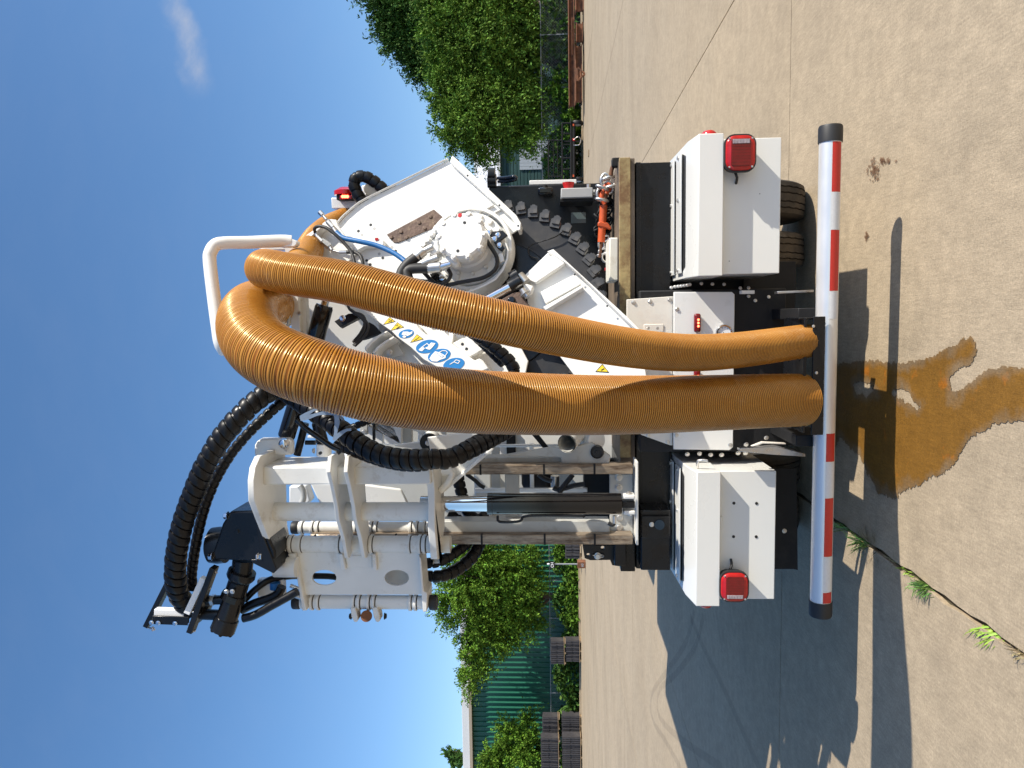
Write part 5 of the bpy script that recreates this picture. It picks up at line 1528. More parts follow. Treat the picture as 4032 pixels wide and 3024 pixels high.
for q in ((85, 500), (345, 742), (498, 910)):
    p = SG.at(zG(*q), .05); cylp('bolt_hole', 'decal_black', gd, p, p + SN * .0012, .006, seg=10)
# rusty wear plate with bolts
wpl = prismp('wear_plate', 'rust_plate', gd, sp(zE, [(1000, 885), (1440, 650), (1500, 700), (1575, 770), (1350, 860), (1110, 960), (1065, 958)], .007), -SN * .006, .002)
for q in ((1045, 912), (1135, 862), (1305, 775), (1410, 720), (1460, 775), (1357, 828), (1188, 915)):
    bolt(wpl, SG.at(zE(*q), .007), SN, .0105, 'rust_plate', h=.5)
for q in ((852, 795), (738, 853), (500, 970), (1085, 1040), (965, 1103), (815, 1128), (848, 1165)):
    p = SG.at(zE(*q)); cylp('bolt_hole', 'decal_black', gd, p, p + SN * .0012, .009, seg=16)
for q in ((886, 830), (770, 888), (1050, 1003), (932, 1066), (537, 1010)):
    p = SG.at(zE(*q)); cylp('bolt_plug', 'control_grey', gd, p, p + SN * .0012, .009, seg=16)
prismp('stiffener', 'white_paint', gd, sp(zE, [(1690, 712), (1955, 570), (2000, 610), (1740, 750)], .035), -SN * .034, .003)
prismp('stiffener', 'white_paint', gd, sp(zE, [(1780, 740), (2040, 598), (2075, 650), (1830, 778)], .016), -SN * .015, .003)
prismp('pocket_bracket', 'white_paint', gd, sp(zE, [(640, 990), (905, 872), (975, 940), (972, 985), (790, 1000), (720, 1040)], .045), -SN * .044, .004)
boxp('warning_tag', 'red_plastic', gd, SG.at(zE(908, 928), .05) - Vector((.008, .002, .010)), SG.at(zE(908, 928), .05) + Vector((.008, .002, .010)), .001)
# fitting tray at the upper end of the guard
tray = prismp('fitting_tray', 'white_paint', truck, sp(zE, [(235, 912), (400, 812), (545, 880), (720, 1060), (600, 1180), (330, 1110)], .02), -SN * .012, .003)
prismp('tray_wall', 'white_paint', tray, sp(zE, [(228, 905), (262, 935), (352, 1105), (320, 1120), (275, 1040)], .10), -SN * .08, .003)
prismp('tray_wall', 'white_paint', tray, sp(zE, [(228, 905), (400, 790), (412, 800), (262, 935)], .09), -SN * .07, .003)
prismp('fitting_bracket', 'white_paint', tray, sp(zE, [(395, 785), (455, 738), (530, 745), (545, 800), (640, 930), (600, 950), (500, 840), (420, 810)], .09), -SN * .03, .004)
def fit(f, q0, q1, r, m='zinc', off=.08, par=None, seg=10, name='fitting'):
    return cylp(name, m, par or tray, SG.at(f(*q0), off), SG.at(f(*q1), off), r, seg=seg)
fit(zE, (375, 675), (405, 705), .015, 'steel', .12, seg=6); fit(zE, (405, 705), (440, 745), .009, off=.12); fit(zE, (450, 765), (500, 820), .015, off=.12, seg=6); fit(zE, (500, 820), (535, 870), .011, off=.12)
fit(zE, (335, 860), (355, 905), .011, off=.09); fit(zE, (355, 905), (400, 950), .012, off=.09, seg=6); fit(zE, (395, 940), (470, 1000), .020, off=.08, seg=4); fit(zE, (465, 995), (490, 1030), .012, off=.08)
fit(zE, (490, 1030), (565, 1052), .006, off=.08); fit(zE, (560, 1050), (630, 1050), .013, off=.09)
tubep('hydraulic_hose', 'blue_hose', truck, [SG.at(zE(*q), o_) for q, o_ in (((530, 865), .12), ((600, 918), .13), ((750, 950), .14), ((900, 985), .14), ((1050, 1048), .15), ((1150, 1115), .16), ((1200, 1160), .17), ((1260, 1230), .17))], .015, 12)
tubep('hydraulic_hose', 'rubber', truck, [SG.at(zE(*q), o_) for q, o_ in (((335, 870), .09), ((328, 830), .12), ((365, 808), .14), ((430, 818), .15), ((510, 875), .15), ((600, 960), .14), ((665, 1040), .14), ((695, 1120), .15), ((710, 1200), .16))], .010, 10)
tubep('hydraulic_hose', 'rubber', truck, [SG.at(zE(*q), o_) for q, o_ in (((625, 1050), .09), ((700, 1050), .11), ((750, 1075), .12), ((775, 1130), .13), ((785, 1210), .13))], .011, 10)
# drive motor
M0 = SG.at(zE(1783, 1034))
def mq(q, off): return SG.at(zE(*q), off)
MB().lathe(M0 - SN * .05, SN, [(0, .20), (0, .262), (.085, .262), (.10, .255), (.10, .238), (.05, .236), (.05, .05)], 64).out('drive_rim', 'white_paint', truck, smooth=30)
dm = MB().lathe(M0 - SN * .02, SN, [(0, .12), (0, .222), (.055, .222), (.062, .216), (.062, .155), (.075, .148), (.12, .142), (.125, .128), (.20, .126), (.205, .136), (.255, .134), (.268, .122), (.268, .01)], 64).out('drive_motor', 'white_paint', truck, smooth=30)
mu = SN.cross(UP).normalized(); mv = SN.cross(mu)
for k in range(18):
    an = 2 * math.pi * k / 18
    bolt(dm, M0 + (mu * math.cos(an) + mv * math.sin(an)) * .196 + SN * .042, SN, .0165, 'white_paint', h=.9)
for k in range(12):
    an = 2 * math.pi * (k + .3) / 12
    bolt(dm, M0 + (mu * math.cos(an) + mv * math.sin(an)) * .163 + SN * .040, SN, .011, 'worn_white', round_=True, h=1.6)
for k in range(10):
    an = 2 * math.pi * (k + .5) / 10
    c = M0 + (mu * math.cos(an) + mv * math.sin(an)) * .128 + SN * .215
    MB().lathe(c - SN * .02, SN, [(0, .010), (0, .021), (.042, .021), (.046, .016)], 16).out('cap_lug', 'white_paint', dm)
    bolt(dm, c + SN * .026, SN, .0135, 'white_paint', h=.8)
for q in ((1718, 757), (1655, 1022)):
    p = mq(q, .275) ; cylp('bolt_hole', 'decal_black', dm, M0 + SN * .248 + (p - M0 - SN * (p - M0).dot(SN)), M0 + SN * .2495 + (p - M0 - SN * (p - M0).dot(SN)), .009, seg=14)
tubep('lifting_eye', 'steel', dm, [mq(q, .22) for q in ((1730, 720), (1770, 708), (1810, 725), (1825, 765))], .010, 10, .01)
bolt(dm, mq((1688, 712), .24), SN, .013, 'red_plastic')
pb_ = prismp('port_block', 'white_paint', dm, [mq(q, .20) for q in ((1330, 985), (1390, 930), (1480, 920), (1500, 1040), (1440, 1080))], -SN * .09, .012)
pb2 = prismp('port_block', 'white_paint', dm, [mq(q, .20) for q in ((1540, 1090), (1600, 1065), (1685, 1140), (1650, 1180), (1560, 1150))], -SN * .07, .010)
for q in ((1345, 985), (1385, 940), (1420, 885), (1470, 835), (1530, 800), (1505, 860)):
    bolt(dm, mq(q, .20), SN, .019, 'white_paint', h=.9)
for f_ in (((1430, 1000), (1330, 1050), .020, 'zinc'), ((1350, 1035), (1280, 1095), .030, 'zinc'), ((1600, 1160), (1500, 1190), .017, 'chrome'), ((1505, 1188), (1390, 1200), .030, 'zinc'), ((1480, 1100), (1400, 1130), .022, 'zinc'), ((1400, 1130), (1335, 1160), .026, 'zinc')):
    fit(zE, f_[0], f_[1], f_[2], f_[3], .20, dm, 14)
tubep('hydraulic_hose', 'rubber', truck, [mq(q, .20) for q in ((1310, 1075), (1250, 1115), (1190, 1165), (1145, 1225), (1120, 1300))], .029, 14)
tubep('hydraulic_hose', 'rubber', truck, [mq(q, .20) for q in ((1400, 1198), (1310, 1200), (1230, 1205), (1190, 1235), (1200, 1290), (1210, 1330))], .030, 14)
tubep('hydraulic_hose', 'rubber', truck, [mq(q, .12) for q in ((1920, 900), (1935, 940), (1985, 1020), (2030, 1100), (2030, 1180), (1980, 1245), (1880, 1295), (1700, 1330), (1530, 1360), (1430, 1320), (1350, 1240))], .012, 12)
tubep('hydraulic_hose', 'rubber', truck, [mq(q, .14) for q in ((1575, 1210), (1600, 1260), (1570, 1320), (1520, 1345))], .011, 10)
prismp('sensor_bracket', 'black_paint', truck, sp(zG, [(185, 905), (215, 905), (262, 960), (370, 948), (412, 985), (350, 1030), (385, 1085), (365, 1118), (325, 1090), (285, 1010)], .09), -SN * .02, .003)
for q in ((200, 922), (258, 968), (333, 985), (305, 1018), (346, 1068)):
    bolt(truck, SG.at(zG(*q), .09), SN, .0125, 'chrome')
prismp('rim_tab', 'white_paint', truck, sp(zG, [(330, 1140), (370, 1130), (385, 1195), (345, 1215)], .10), -SN * .05, .004)
fp_ = prismp('hose_clip', 'black_paint', truck, [mq(q, .10) for q in ((1400, 1250), (1460, 1235), (1560, 1300), (1520, 1345), (1440, 1330))], -SN * .02, .003)
bolt(fp_, mq((1518, 1287), .10), SN, .014, 'chrome')
# U-shaped outer guard below the motor
m_ = MB(); ring = []
up2 = sp(zG, [(-380, 1560), (130, 1480), (250, 1430), (330, 1385), (390, 1310), (425, 1220), (430, 1150), (412, 1095)], .0)
for p in up2:
    ring.append([p - SN * .04, p + SN * .10, p + SN * .10 - Vector((.006, 0, .010)), p - SN * .04 - Vector((.006, 0, .010))])
m_.rings(ring).out('motor_skirt', 'white_paint', truck, smooth=50)
# lower guard
lo_pts = sp(zG, [(545, 1320), (740, 1130), (790, 1128)]) + [SG.at(q) for q in ((2515, 1300), (2545, 1480), (2300, 1530), (2150, 1330), (2080, 1205))]
gl = prismp('saw_guard', 'white_paint', truck, lo_pts, -SN * .012, .003)
prismp('guard_flange', 'white_paint', gl, sp(zG, [(735, 1118), (785, 1100), (1390, 1655)], .05) + [SG.at(zH(270, 640), .05), SG.at(zH(232, 632), .05)] + sp(zG, [(1335, 1640), (1000, 1310), (885, 1212)], .05), -SN * .07, .003)
for q in ((960, 1308), (1225, 1565)):
    p = SG.at(zG(*q), .05); cylp('bolt_hole', 'decal_black', gl, p, p + SN * .0012, .006, seg=10)
prismp('stiffener', 'white_paint', gl, sp(zG, [(555, 1335), (790, 1140), (880, 1215), (640, 1375)], .045), -SN * .044, .003)
prismp('stiffener', 'white_paint', gl, sp(zG, [(680, 1450), (940, 1315), (1010, 1385), (720, 1545)], .055), -SN * .054, .003)
prismp('stiffener', 'white_paint', gl, sp(zG, [(690, 1580), (1015, 1395), (1030, 1412), (720, 1600)], .07), -SN * .068, .002)
wd_ = MB().prism([SG.at(zO(*q), .0022) for q in ((1286, 803), (1301, 786), (1316, 805))], -SN * .002).out('warning_decal', 'decal_black', gl, smooth=0)
MB().prism([SG.at(zO(*q), .0032) for q in ((1289, 801.6), (1301, 788.5), (1313, 803))], -SN * .0009).out('yellow_field', 'decal_yellow', wd_, smooth=0)
MB().prism([SG.at(zO(*q), .0042) for q in ((1298, 799), (1305, 795), (1306, 797), (1299, 801))], -SN * .0009).out('pictogram', 'decal_black', wd_, smooth=0)
lug_ = prismp('pin_lug', 'white_paint', truck, sp(zG, [(505, 1415), (560, 1380), (625, 1400), (600, 1470), (520, 1480)], .09), -SN * .05, .008)
cylp('clevis_pin', 'zinc', lug_, SG.at(zG(530, 1430), .14), SG.at(zG(575, 1490), .14), .018)
MB().lathe(SG.at(zG(550, 1460), .14), SG.at(zG(575, 1490), .14) - SG.at(zG(530, 1430), .14), [(0, .012), (0, .03), (.008, .03), (.008, .012)], 20).out('washer', 'zinc', lug_)
cylp('tilt_rod', 'chrome', truck, SG.at(zG(230, 1520), .10), SG.at(zG(450, 1405), .10), .030)
cylp('rod_clevis', 'black_paint', truck, SG.at(zG(430, 1415), .10), SG.at(zG(520, 1365), .10), .045)
cylp('tilt_sleeve', 'black_paint', truck, SG.at(zG(440, 1345), .08), SG.at(zG(500, 1310), .08), .04)
cylp('tilt_sleeve', 'zinc', truck, SG.at(zG(505, 1320), .06), SG.at(zG(560, 1375), .06), .032)
rp_ = prismp('wear_plate', 'rust_plate', truck, sp(zG, [(300, 1545), (470, 1450), (510, 1450), (600, 1575), (560, 1600), (400, 1560)], .12), -SN * .02, .003)
bolt(rp_, SG.at(zG(445, 1520), .12), SN, .018, 'black_gloss', round_=True)

# ---- boom arm with safety pictograms
SA = S.shift(.22)
def sa(f, pts, off=0.0): return [SA.at(f(*q), off) for q in pts]
arm = prismp('boom_arm', 'white_paint', truck, sa(zS, [(-150, -60), (830, 215), (870, 300), (1000, 420), (1180, 480), (1370, 520), (1500, 610), (1850, 880), (1935, 845), (1995, 880), (2100, 1020), (1700, 1180), (1300, 1050), (960, 860), (740, 650), (500, 470), (410, 375), (0, 90), (-150, -20)]), -SN * .15, .004)
def tri(pts):
    o = MB().prism(sa(zS, pts, .0022), -SN * .002).out('warning_decal', 'decal_black', arm, smooth=0)
    c = (sum(p[0] for p in pts) / 3, sum(p[1] for p in pts) / 3)
    MB().prism(sa(zS, [(c[0] + (x - c[0]) * .86, c[1] + (y - c[1]) * .86) for x, y in pts], .0032), -SN * .0009).out('yellow_field', 'decal_yellow', o, smooth=0)
    return o
def dec(par, pts, m, off=.0042, name='pictogram'):
    MB().prism(sa(zS, pts, off), -SN * .0009).out(name, m, par, smooth=0)
t1 = tri([(372, 125), (472, 200), (260, 256)])
dec(t1, [(345, 210), (420, 165), (428, 172), (352, 217)], 'decal_black'); dec(t1, [(350, 175), (370, 160), (376, 166), (356, 181)], 'decal_black'); dec(t1, [(385, 212), (412, 196), (418, 202), (391, 218)], 'decal_black')
t2 = tri([(508, 215), (622, 300), (388, 360)])
dec(t2, ellipse(lambda a, b: (a, b), 494, 262, 24, 16, 14), 'decal_black'); dec(t2, ellipse(lambda a, b: (a, b), 494, 262, 16, 10, 14), 'decal_yellow', .0050)
dec(t2, [(485, 325), (530, 290), (570, 282), (548, 300), (520, 318), (490, 332)], 'decal_black')
t3 = tri([(848, 425), (962, 508), (732, 568)])
dec(t3, [(790, 532), (862, 492), (868, 500), (796, 538)], 'decal_black'); dec(t3, ellipse(lambda a, b: (a, b), 876, 484, 12, 8, 10), 'decal_black')
def disc(cx, cy, rx, ry, rot):
    return MB().prism([SA.at(zS(*q), .0022) for q in ellipse(lambda a, b: (a, b), cx, cy, rx, ry, 36, rot)], -SN * .002).out('mandatory_decal', 'decal_blue', arm, smooth=0)
c1 = disc(660, 416, 136, 74, -.22)
dec(c1, [(580, 430), (605, 380), (690, 378), (720, 395), (770, 370), (765, 410), (720, 440), (680, 455), (650, 440), (620, 440)], 'decal_white'); dec(c1, ellipse(lambda a, b: (a, b), 628, 466, 32, 20, 16), 'decal_white')
dec(c1, [(650, 400), (680, 398), (680, 405), (650, 407)], 'decal_blue', .0052)
c2 = disc(1024, 638, 198, 112, -.25)
dec(c2, [(1070, 595), (1095, 568), (1172, 582), (1120, 650), (1075, 695), (1040, 690), (985, 665), (1035, 640)], 'decal_white')
dec(c2, [(880, 690), (905, 665), (965, 650), (985, 675), (935, 720), (885, 708)], 'decal_white'); dec(c2, [(915, 655), (1025, 575), (1060, 610), (1050, 618), (1022, 592), (925, 665)], 'decal_white')
c3 = disc(1235, 795, 202, 112, -.25)
dec(c3, [(1065, 850), (1100, 790), (1165, 720), (1240, 740), (1350, 800), (1345, 840), (1250, 870), (1200, 900), (1110, 895)], 'decal_white')
for q0, q1 in (((1235, 742), (1290, 710)), ((1290, 710), (1350, 712)), ((1350, 712), (1380, 745)), ((1380, 745), (1340, 800))):
    dx, dy = q1[0] - q0[0], q1[1] - q0[1]; L_ = math.hypot(dx, dy); nx, ny = -dy / L_ * 6, dx / L_ * 6
    dec(c3, [(q0[0] - nx, q0[1] - ny), (q1[0] - nx, q1[1] - ny), (q1[0] + nx, q1[1] + ny), (q0[0] + nx, q0[1] + ny)], 'decal_white')
dec(c3, [(1195, 750), (1275, 775), (1320, 805), (1285, 830), (1230, 800)], 'decal_blue', .0052); dec(c3, [(1203, 755), (1272, 781), (1308, 806), (1282, 822), (1235, 795)], 'decal_white', .0060)
c4 = disc(1490, 950, 190, 110, -.25)
for q0, q1 in (((1490, 905), (1530, 870)), ((1530, 870), (1595, 890)), ((1595, 890), (1565, 935)), ((1565, 935), (1490, 905)), ((1420, 950), (1495, 905))):
    dx, dy = q1[0] - q0[0], q1[1] - q0[1]; L_ = math.hypot(dx, dy); nx, ny = -dy / L_ * 6, dx / L_ * 6
    dec(c4, [(q0[0] - nx, q0[1] - ny), (q1[0] - nx, q1[1] - ny), (q1[0] + nx, q1[1] + ny), (q0[0] + nx, q0[1] + ny)], 'decal_white')
# plates and lugs round the arm
prismp('hole_plate', 'worn_white', truck, [SA.at(zS(*q), -.03) for q in ((1470, 580), (1640, 490), (1880, 480), (2020, 690), (1750, 810))], -SN * .02, .003)
for q in ((1640, 598), (1712, 680)):
    p = SA.at(zS(*q), -.03); cylp('bolt_hole', 'decal_black', truck, p, p + SN * .0012, .009, seg=14)
prismp('back_plate', 'worn_white', truck, [SG.at(q, -.02) for q in ((1500, 1180), (1760, 1200), (2010, 1290), (2080, 1420), (2050, 1560), (1700, 1560), (1480, 1440))], -SN * .02, .004)
prismp('stiffener', 'worn_white', truck, [SA.at(zS(*q), -.05) for q in ((1410, 400), (1490, 400), (1470, 585), (1400, 560))], -SN * .05, .003)
prismp('stiffener', 'worn_white', truck, [SA.at(zS(*q), -.02) for q in ((1720, 760), (2010, 625), (2030, 670), (1770, 820))], -SN * .06, .003)
prismp('lug', 'worn_white', truck, [SA.at(zS(*q), .06) for q in ((-60, 640), (60, 520), (170, 440), (320, 362), (345, 385), (200, 470), (70, 580), (-40, 720))], -SN * .14, .004)
prismp('lug', 'worn_white', truck, [SA.at(zS(*q), .06) for q in ((70, 745), (150, 640), (290, 540), (440, 455), (460, 490), (310, 580), (180, 680), (110, 770))], -SN * .14, .004)
prismp('lug_back', 'grey_paint', truck, [SA.at(zS(*q), -.03) for q in ((-60, 640), (320, 365), (450, 470), (620, 780), (300, 860), (-60, 800))], -SN * .02, .004)
bolt(truck, SA.at(zS(365, 740), -.01), SN, .016, 'zinc')
prismp('arm_tail', 'white_paint', truck, [py(zW(*q), 4.45) for q in ((1320, 545), (1700, 590), (1960, 640), (2230, 640), (2230, 800), (1880, 765), (1600, 655))], BACK * .05, .004)
prismp('arm_tail', 'white_paint', truck, [py(zW(*q), 4.46) for q in ((1480, 945), (1840, 885), (1865, 772), (2230, 806), (2230, 1010), (1850, 1000))], BACK * .05, .004)
pk_ = py(zW(1995, 880), 4.35)
MB().lathe(pk_ + BACK * .06, FRONT, [(0, .06), (0, .058), (.04, .056), (.05, .05)], 32).out('pad_boss', 'worn_white', truck)
pk2 = MB().lathe(pk_, FRONT, [(0, .02), (0, .050), (.006, .053), (.034, .053), (.040, .050), (.040, .012)], 36).out('rubber_buffer', 'rubber', truck)
bolt(pk2, pk_ + FRONT * .036, FRONT, .019, 'chrome', h=.9)
# rear panels of the vacuum unit left of the large hose
prismp('unit_panel', 'white_paint', truck, [py(zW(*q), 4.95) for q in ((700, 380), (1590, 620), (1590, 925), (1340, 925), (1330, 400))], BACK * .05, .006)
prismp('unit_panel', 'white_paint', truck, [py(zW(*q), 5.0) for q in ((1000, 420), (1320, 500), (1320, 920), (1000, 900))], BACK * .05, .006)
prismp('unit_panel', 'grey_paint', truck, [py(zW(*q), 5.05) for q in ((1590, 640), (1740, 660), (1740, 905), (1590, 905))], BACK * .05, .006)
prismp('unit_panel', 'white_paint', truck, [py(zW(*q), 4.9) for q in ((1825, 700), (1960, 700), (1900, 900), (1825, 900))], BACK * .05, .006)
prismp('unit_rail', 'white_paint', truck, [py(zW(*q), 5.1) for q in ((225, 795), (420, 800), (420, 835), (225, 832))], BACK * .03, .003)
strap = prismp('gap_strip', 'black_matte', truck, [py(zW(*q), 4.93) for q in ((1165, 560), (1198, 560), (1198, 870), (1165, 850))], BACK * .03, .003)
boxp('hinge_plate', 'grey_paint', truck, pv(py(zW(1095, 780), 4.9)), (py(zW(980, 640), 4.9).x, 4.93, py(zW(980, 640), 4.9).z), .004)
bolt(truck, py(zW(1045, 735), 4.9), FRONT, .014)

# ---- upper end: white posts, hose clamps, tilt cylinders
YTp = 4.25
post = prismp('boom_post', 'white_paint', truck, [py(zD(*q), YTp) for q in ((845, 540), (920, 540), (960, 1260), (880, 1260))], BACK * .10, .004)
prismp('boom_post_web', 'worn_white', truck, [py(zD(*q), YTp + .04) for q in ((925, 900), (1000, 920), (1020, 1270), (960, 1260))], BACK * .06, .004)
for q in ((950, 1070), (970, 1245), (895, 520)):
    bolt(post, py(zD(*q), YTp - .002), FRONT, .009)
prismp('boom_back', 'white_paint', truck, [py(zD(*q), 4.60) for q in ((1000, 900), (1600, 1010), (1700, 1400), (1300, 1440), (1010, 1300))], BACK * .04, .004)
prismp('bracket', 'worn_white', truck, [py(zD(*q), 4.12) for q in ((590, 505), (820, 480), (945, 480), (950, 580), (830, 560), (820, 515), (660, 520))], BACK * .06, .004)
# guard handle
hp_ = [py(zD(*q), y_) for q, y_ in (((880, 445), 4.02), ((780, 440), 4.0), ((520, 452), 3.93), ((290, 458), 3.86), ((215, 478), 3.84), ((175, 540), 3.82), ((168, 620), 3.81), ((200, 900), 3.77), ((240, 1200), 3.72), ((262, 1330), 3.71), ((300, 1400), 3.74))]
hp_ = [p for p in hp_]
hd = MB().tube(smooth_path(hp_, .01), .034, 24).out('guard_handle', 'white_paint', truck, smooth=60)
prismp('handle_end', 'white_paint', hd, [py(zD(*q), 3.99) for q in ((770, 388), (800, 390), (930, 440), (928, 470), (905, 492), (780, 495))], BACK * .05, .006)
# clamps holding the large hose
def band(c, d, r, w_, m, name):
    MB().lathe(Vector(c) - Vector(d).normalized() * w_ / 2, d, [(0, r), (0, r + .006), (w_, r + .006), (w_, r)], 48, cap=False).out(name, m, truck)
# tilt cylinders (black)
def ram(f, q0, q1, Y0, Y1, r, rod):
    a, b_ = py(f(*q0), Y0), py(f(*q1), Y1)
    o = MB().lathe(a, b_ - a, [(0, r * .5), (0, r * .9), (r * .3, r), ((b_ - a).length - r * .2, r), ((b_ - a).length, r * .9), ((b_ - a).length, r * .5)], 36).out('tilt_cylinder', 'black_gloss', truck)
    if rod:
        cylp('piston_rod', 'chrome', o, a, a - (b_ - a).normalized() * .25, r * .42)
    return o
ram(zR, (985, 120), (760, 980), 4.3, 4.3, .053, True)
ram(zA, (1010, 120), (945, 335), 4.2, 4.2, .050, False)
cylp('pivot_block', 'black_paint', truck, py(zA(1060, 250), 4.25), py(zA(1010, 440), 4.25), .022)
cylp('fitting', 'black_paint', truck, py(zA(1060, 366), 4.25), py(zA(1120, 366), 4.25), .014)
# switch box and loop of cable near the arm
sb_ = prismp('switch_box', 'black_paint', truck, [SA.at(zR(*q), .03) for q in ((1190, 470), (1500, 300), (1620, 290), (1720, 390), (1320, 600))], -SN * .04, .004)
bolt(sb_, SA.at(zR(1372, 410), .03), SN, .016, 'chrome')
for pts in (((1500, 130), (1530, 210), (1640, 280), (1780, 320), (1860, 410), (1850, 560), (1760, 740), (1600, 930)), ((1560, 220), (1700, 330), (1850, 470), (1870, 620), (1780, 800), (1610, 1000)), ((1620, 300), (1800, 380), (1930, 540), (1920, 680), (1830, 830), (1640, 1010))):
    tubep('cable', 'rubber', truck, [SA.at(zR(*q), .05) for q in pts], .0085, 8)
prismp('sensor_shield', 'black_matte', truck, [SA.at(zR(*q), -.04) for q in ((1890, 500), (1960, 490), (2050, 540), (2200, 710), (1900, 830), (1780, 860))], -SN * .04, .004)

# ---- gear on top of the unit, far right
tb_ = prismp('lamp_bracket', 'white_paint', truck, [py(zE(*q), 5.5) for q in ((482, 540), (760, 540), (800, 640), (488, 642))], BACK * .12, .006)
lm = boxp('warning_lamp', 'black_matte', tb_, py(zE(680, 566), 5.42) - Vector((.0, .0, .0)), py(zE(530, 510), 5.42) + Vector((0, .09, 0)), .006) if False else None
a, b_ = py(zE(530, 512), 5.42), py(zE(680, 558), 5.42)
lm = boxp('warning_lamp', 'black_matte', tb_, (b_.x, 5.42, b_.z), (a.x, 5.50, a.z), .006)
a2, b2 = py(zE(560, 516), 5.41), py(zE(675, 554), 5.41)
ln = boxp('lens', 'red_lens_bright', lm, (b2.x, 5.408, b2.z), (a2.x, 5.419, a2.z), .004)
for k in range(3):
    p = py(zE(590 + 22 * k, 530), 5.407)
    MB().lathe((p.x, 5.408, p.z), FRONT, [(0, .012), (.003, .009)], 12).out('led', 'led_lit', lm)
p = py(zE(630, 505), 5.48); MB().lathe((a.x, 5.47, p.z), (1, 0, 0), [(0, .09), (.03, .09), (.055, .05)], 20).out('side_lens', 'red_lens_bright', lm)
vb = prismp('valve_block', 'white_paint', truck, [py(zE(*q), 5.45) for q in ((760, 430), (790, 420), (960, 390), (970, 440), (930, 520), (800, 560))], BACK * .1, .01)
cylp('valve_knob', 'zinc', vb, py(zE(848, 462), 5.45), py(zE(848, 462), 5.38), .045)
boxp('valve_plate', 'zinc', vb, pv(py(zE(895, 535), 5.43)), (py(zE(808, 500), 5.43).x, 5.445, py(zE(808, 500), 5.43).z), .003)
bolt(vb, py(zE(818, 518), 5.428), FRONT, .014); bolt(vb, py(zE(884, 516), 5.428), FRONT, .014)
boxp('unit_cover', 'black_paint', truck, (0.05, 5.52, 2.4), (py(zE(960, 425), 5.52).x, 5.8, py(zE(960, 425), 5.52).z), .02)
wrapp('hydraulic_hose', truck, [py(zE(*q), 5.3) for q in ((810, 610), (760, 555), (715, 480), (690, 400), (705, 355), (750, 338), (820, 345), (890, 395), (960, 450), (1030, 520))], .043, .055)

# ================================================================ spiral-wrapped hydraulic hoses
wrapp('hydraulic_hose', truck, [aq(*q, y_) for q, y_ in (((980, 60), 4.05), ((880, 52), 4.0), ((780, 105), 3.95), ((665, 215), 3.9), ((560, 340), 3.88), ((470, 490), 3.86), ((405, 640), 3.86), ((345, 800), 3.87), ((308, 940), 3.88), ((288, 1080), 3.9), ((290, 1200), 3.93), ((318, 1290), 3.97), ((380, 1350), 4.0), ((470, 1385), 4.0))], .058, .050, tilt=.30)
wrapp('hydraulic_hose', truck, [aq(*q, y_) for q, y_ in (((1000, 90), 4.1), ((950, 105), 4.08), ((880, 160), 4.05), ((740, 290), 4.02), ((620, 430), 4.0), ((535, 570), 3.99), ((475, 710), 3.98), ((432, 860), 3.99), ((404, 1000), 4.0), ((385, 1140), 4.03), ((390, 1240), 4.05))], .029, .040, tilt=.2)
wrapp('hydraulic_hose', truck, [py(zW(*q), y_) for q, y_ in (((-250, 60), 4.0), ((60, 260), 3.9), ((300, 430), 3.85), ((560, 600), 3.80), ((780, 770), 3.76), ((1000, 930), 3.73), ((1250, 1060), 3.72), ((1500, 1120), 3.72), ((1780, 1140), 3.73), ((2020, 1125), 3.75))] +
      [py(zC(*q), y_) for q, y_ in (((330, 330), 3.8), ((470, 270), 3.86), ((600, 200), 3.95), ((740, 130), 4.08), ((860, 60), 4.2))], .053, .047, tilt=.28)
wrapp('hydraulic_hose', truck, [py(zW(*q), y_) for q, y_ in (((640, 930), 3.88), ((850, 1010), 3.84), ((1100, 1110), 3.82), ((1350, 1190), 3.82), ((1600, 1240), 3.82), ((1850, 1245), 3.83), ((2050, 1210), 3.85), ((2250, 1150), 3.9))], .027, .036)
wrapp('hydraulic_hose', truck, [py(zC(*q), y_) for q, y_ in (((150, 1180), 4.35), ((280, 1160), 4.35), ((400, 1090), 4.4), ((480, 1030), 4.45), ((540, 950), 4.5))], .033, .045)
wrapp('hydraulic_hose', truck, [py(zC(*q), y_) for q, y_ in (((150, 1290), 4.35), ((300, 1280), 4.35), ((430, 1220), 4.4), ((545, 1120), 4.45), ((595, 1020), 4.5), ((610, 930), 4.55))], .038, .048)
wrapp('hydraulic_hose', truck, [py(zC(*q), y_) for q, y_ in (((420, 450), 4.6), ((430, 520), 4.6), ((450, 600), 4.6), ((480, 700), 4.6), ((520, 790), 4.6), ((600, 830), 4.6), ((650, 780), 4.6))], .038, .045)
wrapp('hydraulic_hose', truck, [py(zC(*q), y_) for q, y_ in (((340, 780), 4.55), ((390, 790), 4.55), ((440, 830), 4.55), ((470, 900), 4.55))], .03, .04)
wrapp('hydraulic_hose', truck, [py(zW(*q), 4.3) for q in ((850, 685), (930, 650), (1050, 605), (1180, 560), (1330, 535), (1450, 500))], .021, .030)
wrapp('hydraulic_hose', truck, [SA.at(zS(*q), .10) for q in ((1700, 300), (1850, 480), (1960, 580), (2060, 680), (2180, 800), (2350, 960))], .020, .030)
wrapp('hydraulic_hose', truck, [py(zO(*q), 3.95) for q in ((1015, 715), (1050, 738), (1085, 765), (1108, 790), (1112, 815), (1095, 830))], .034, .042)
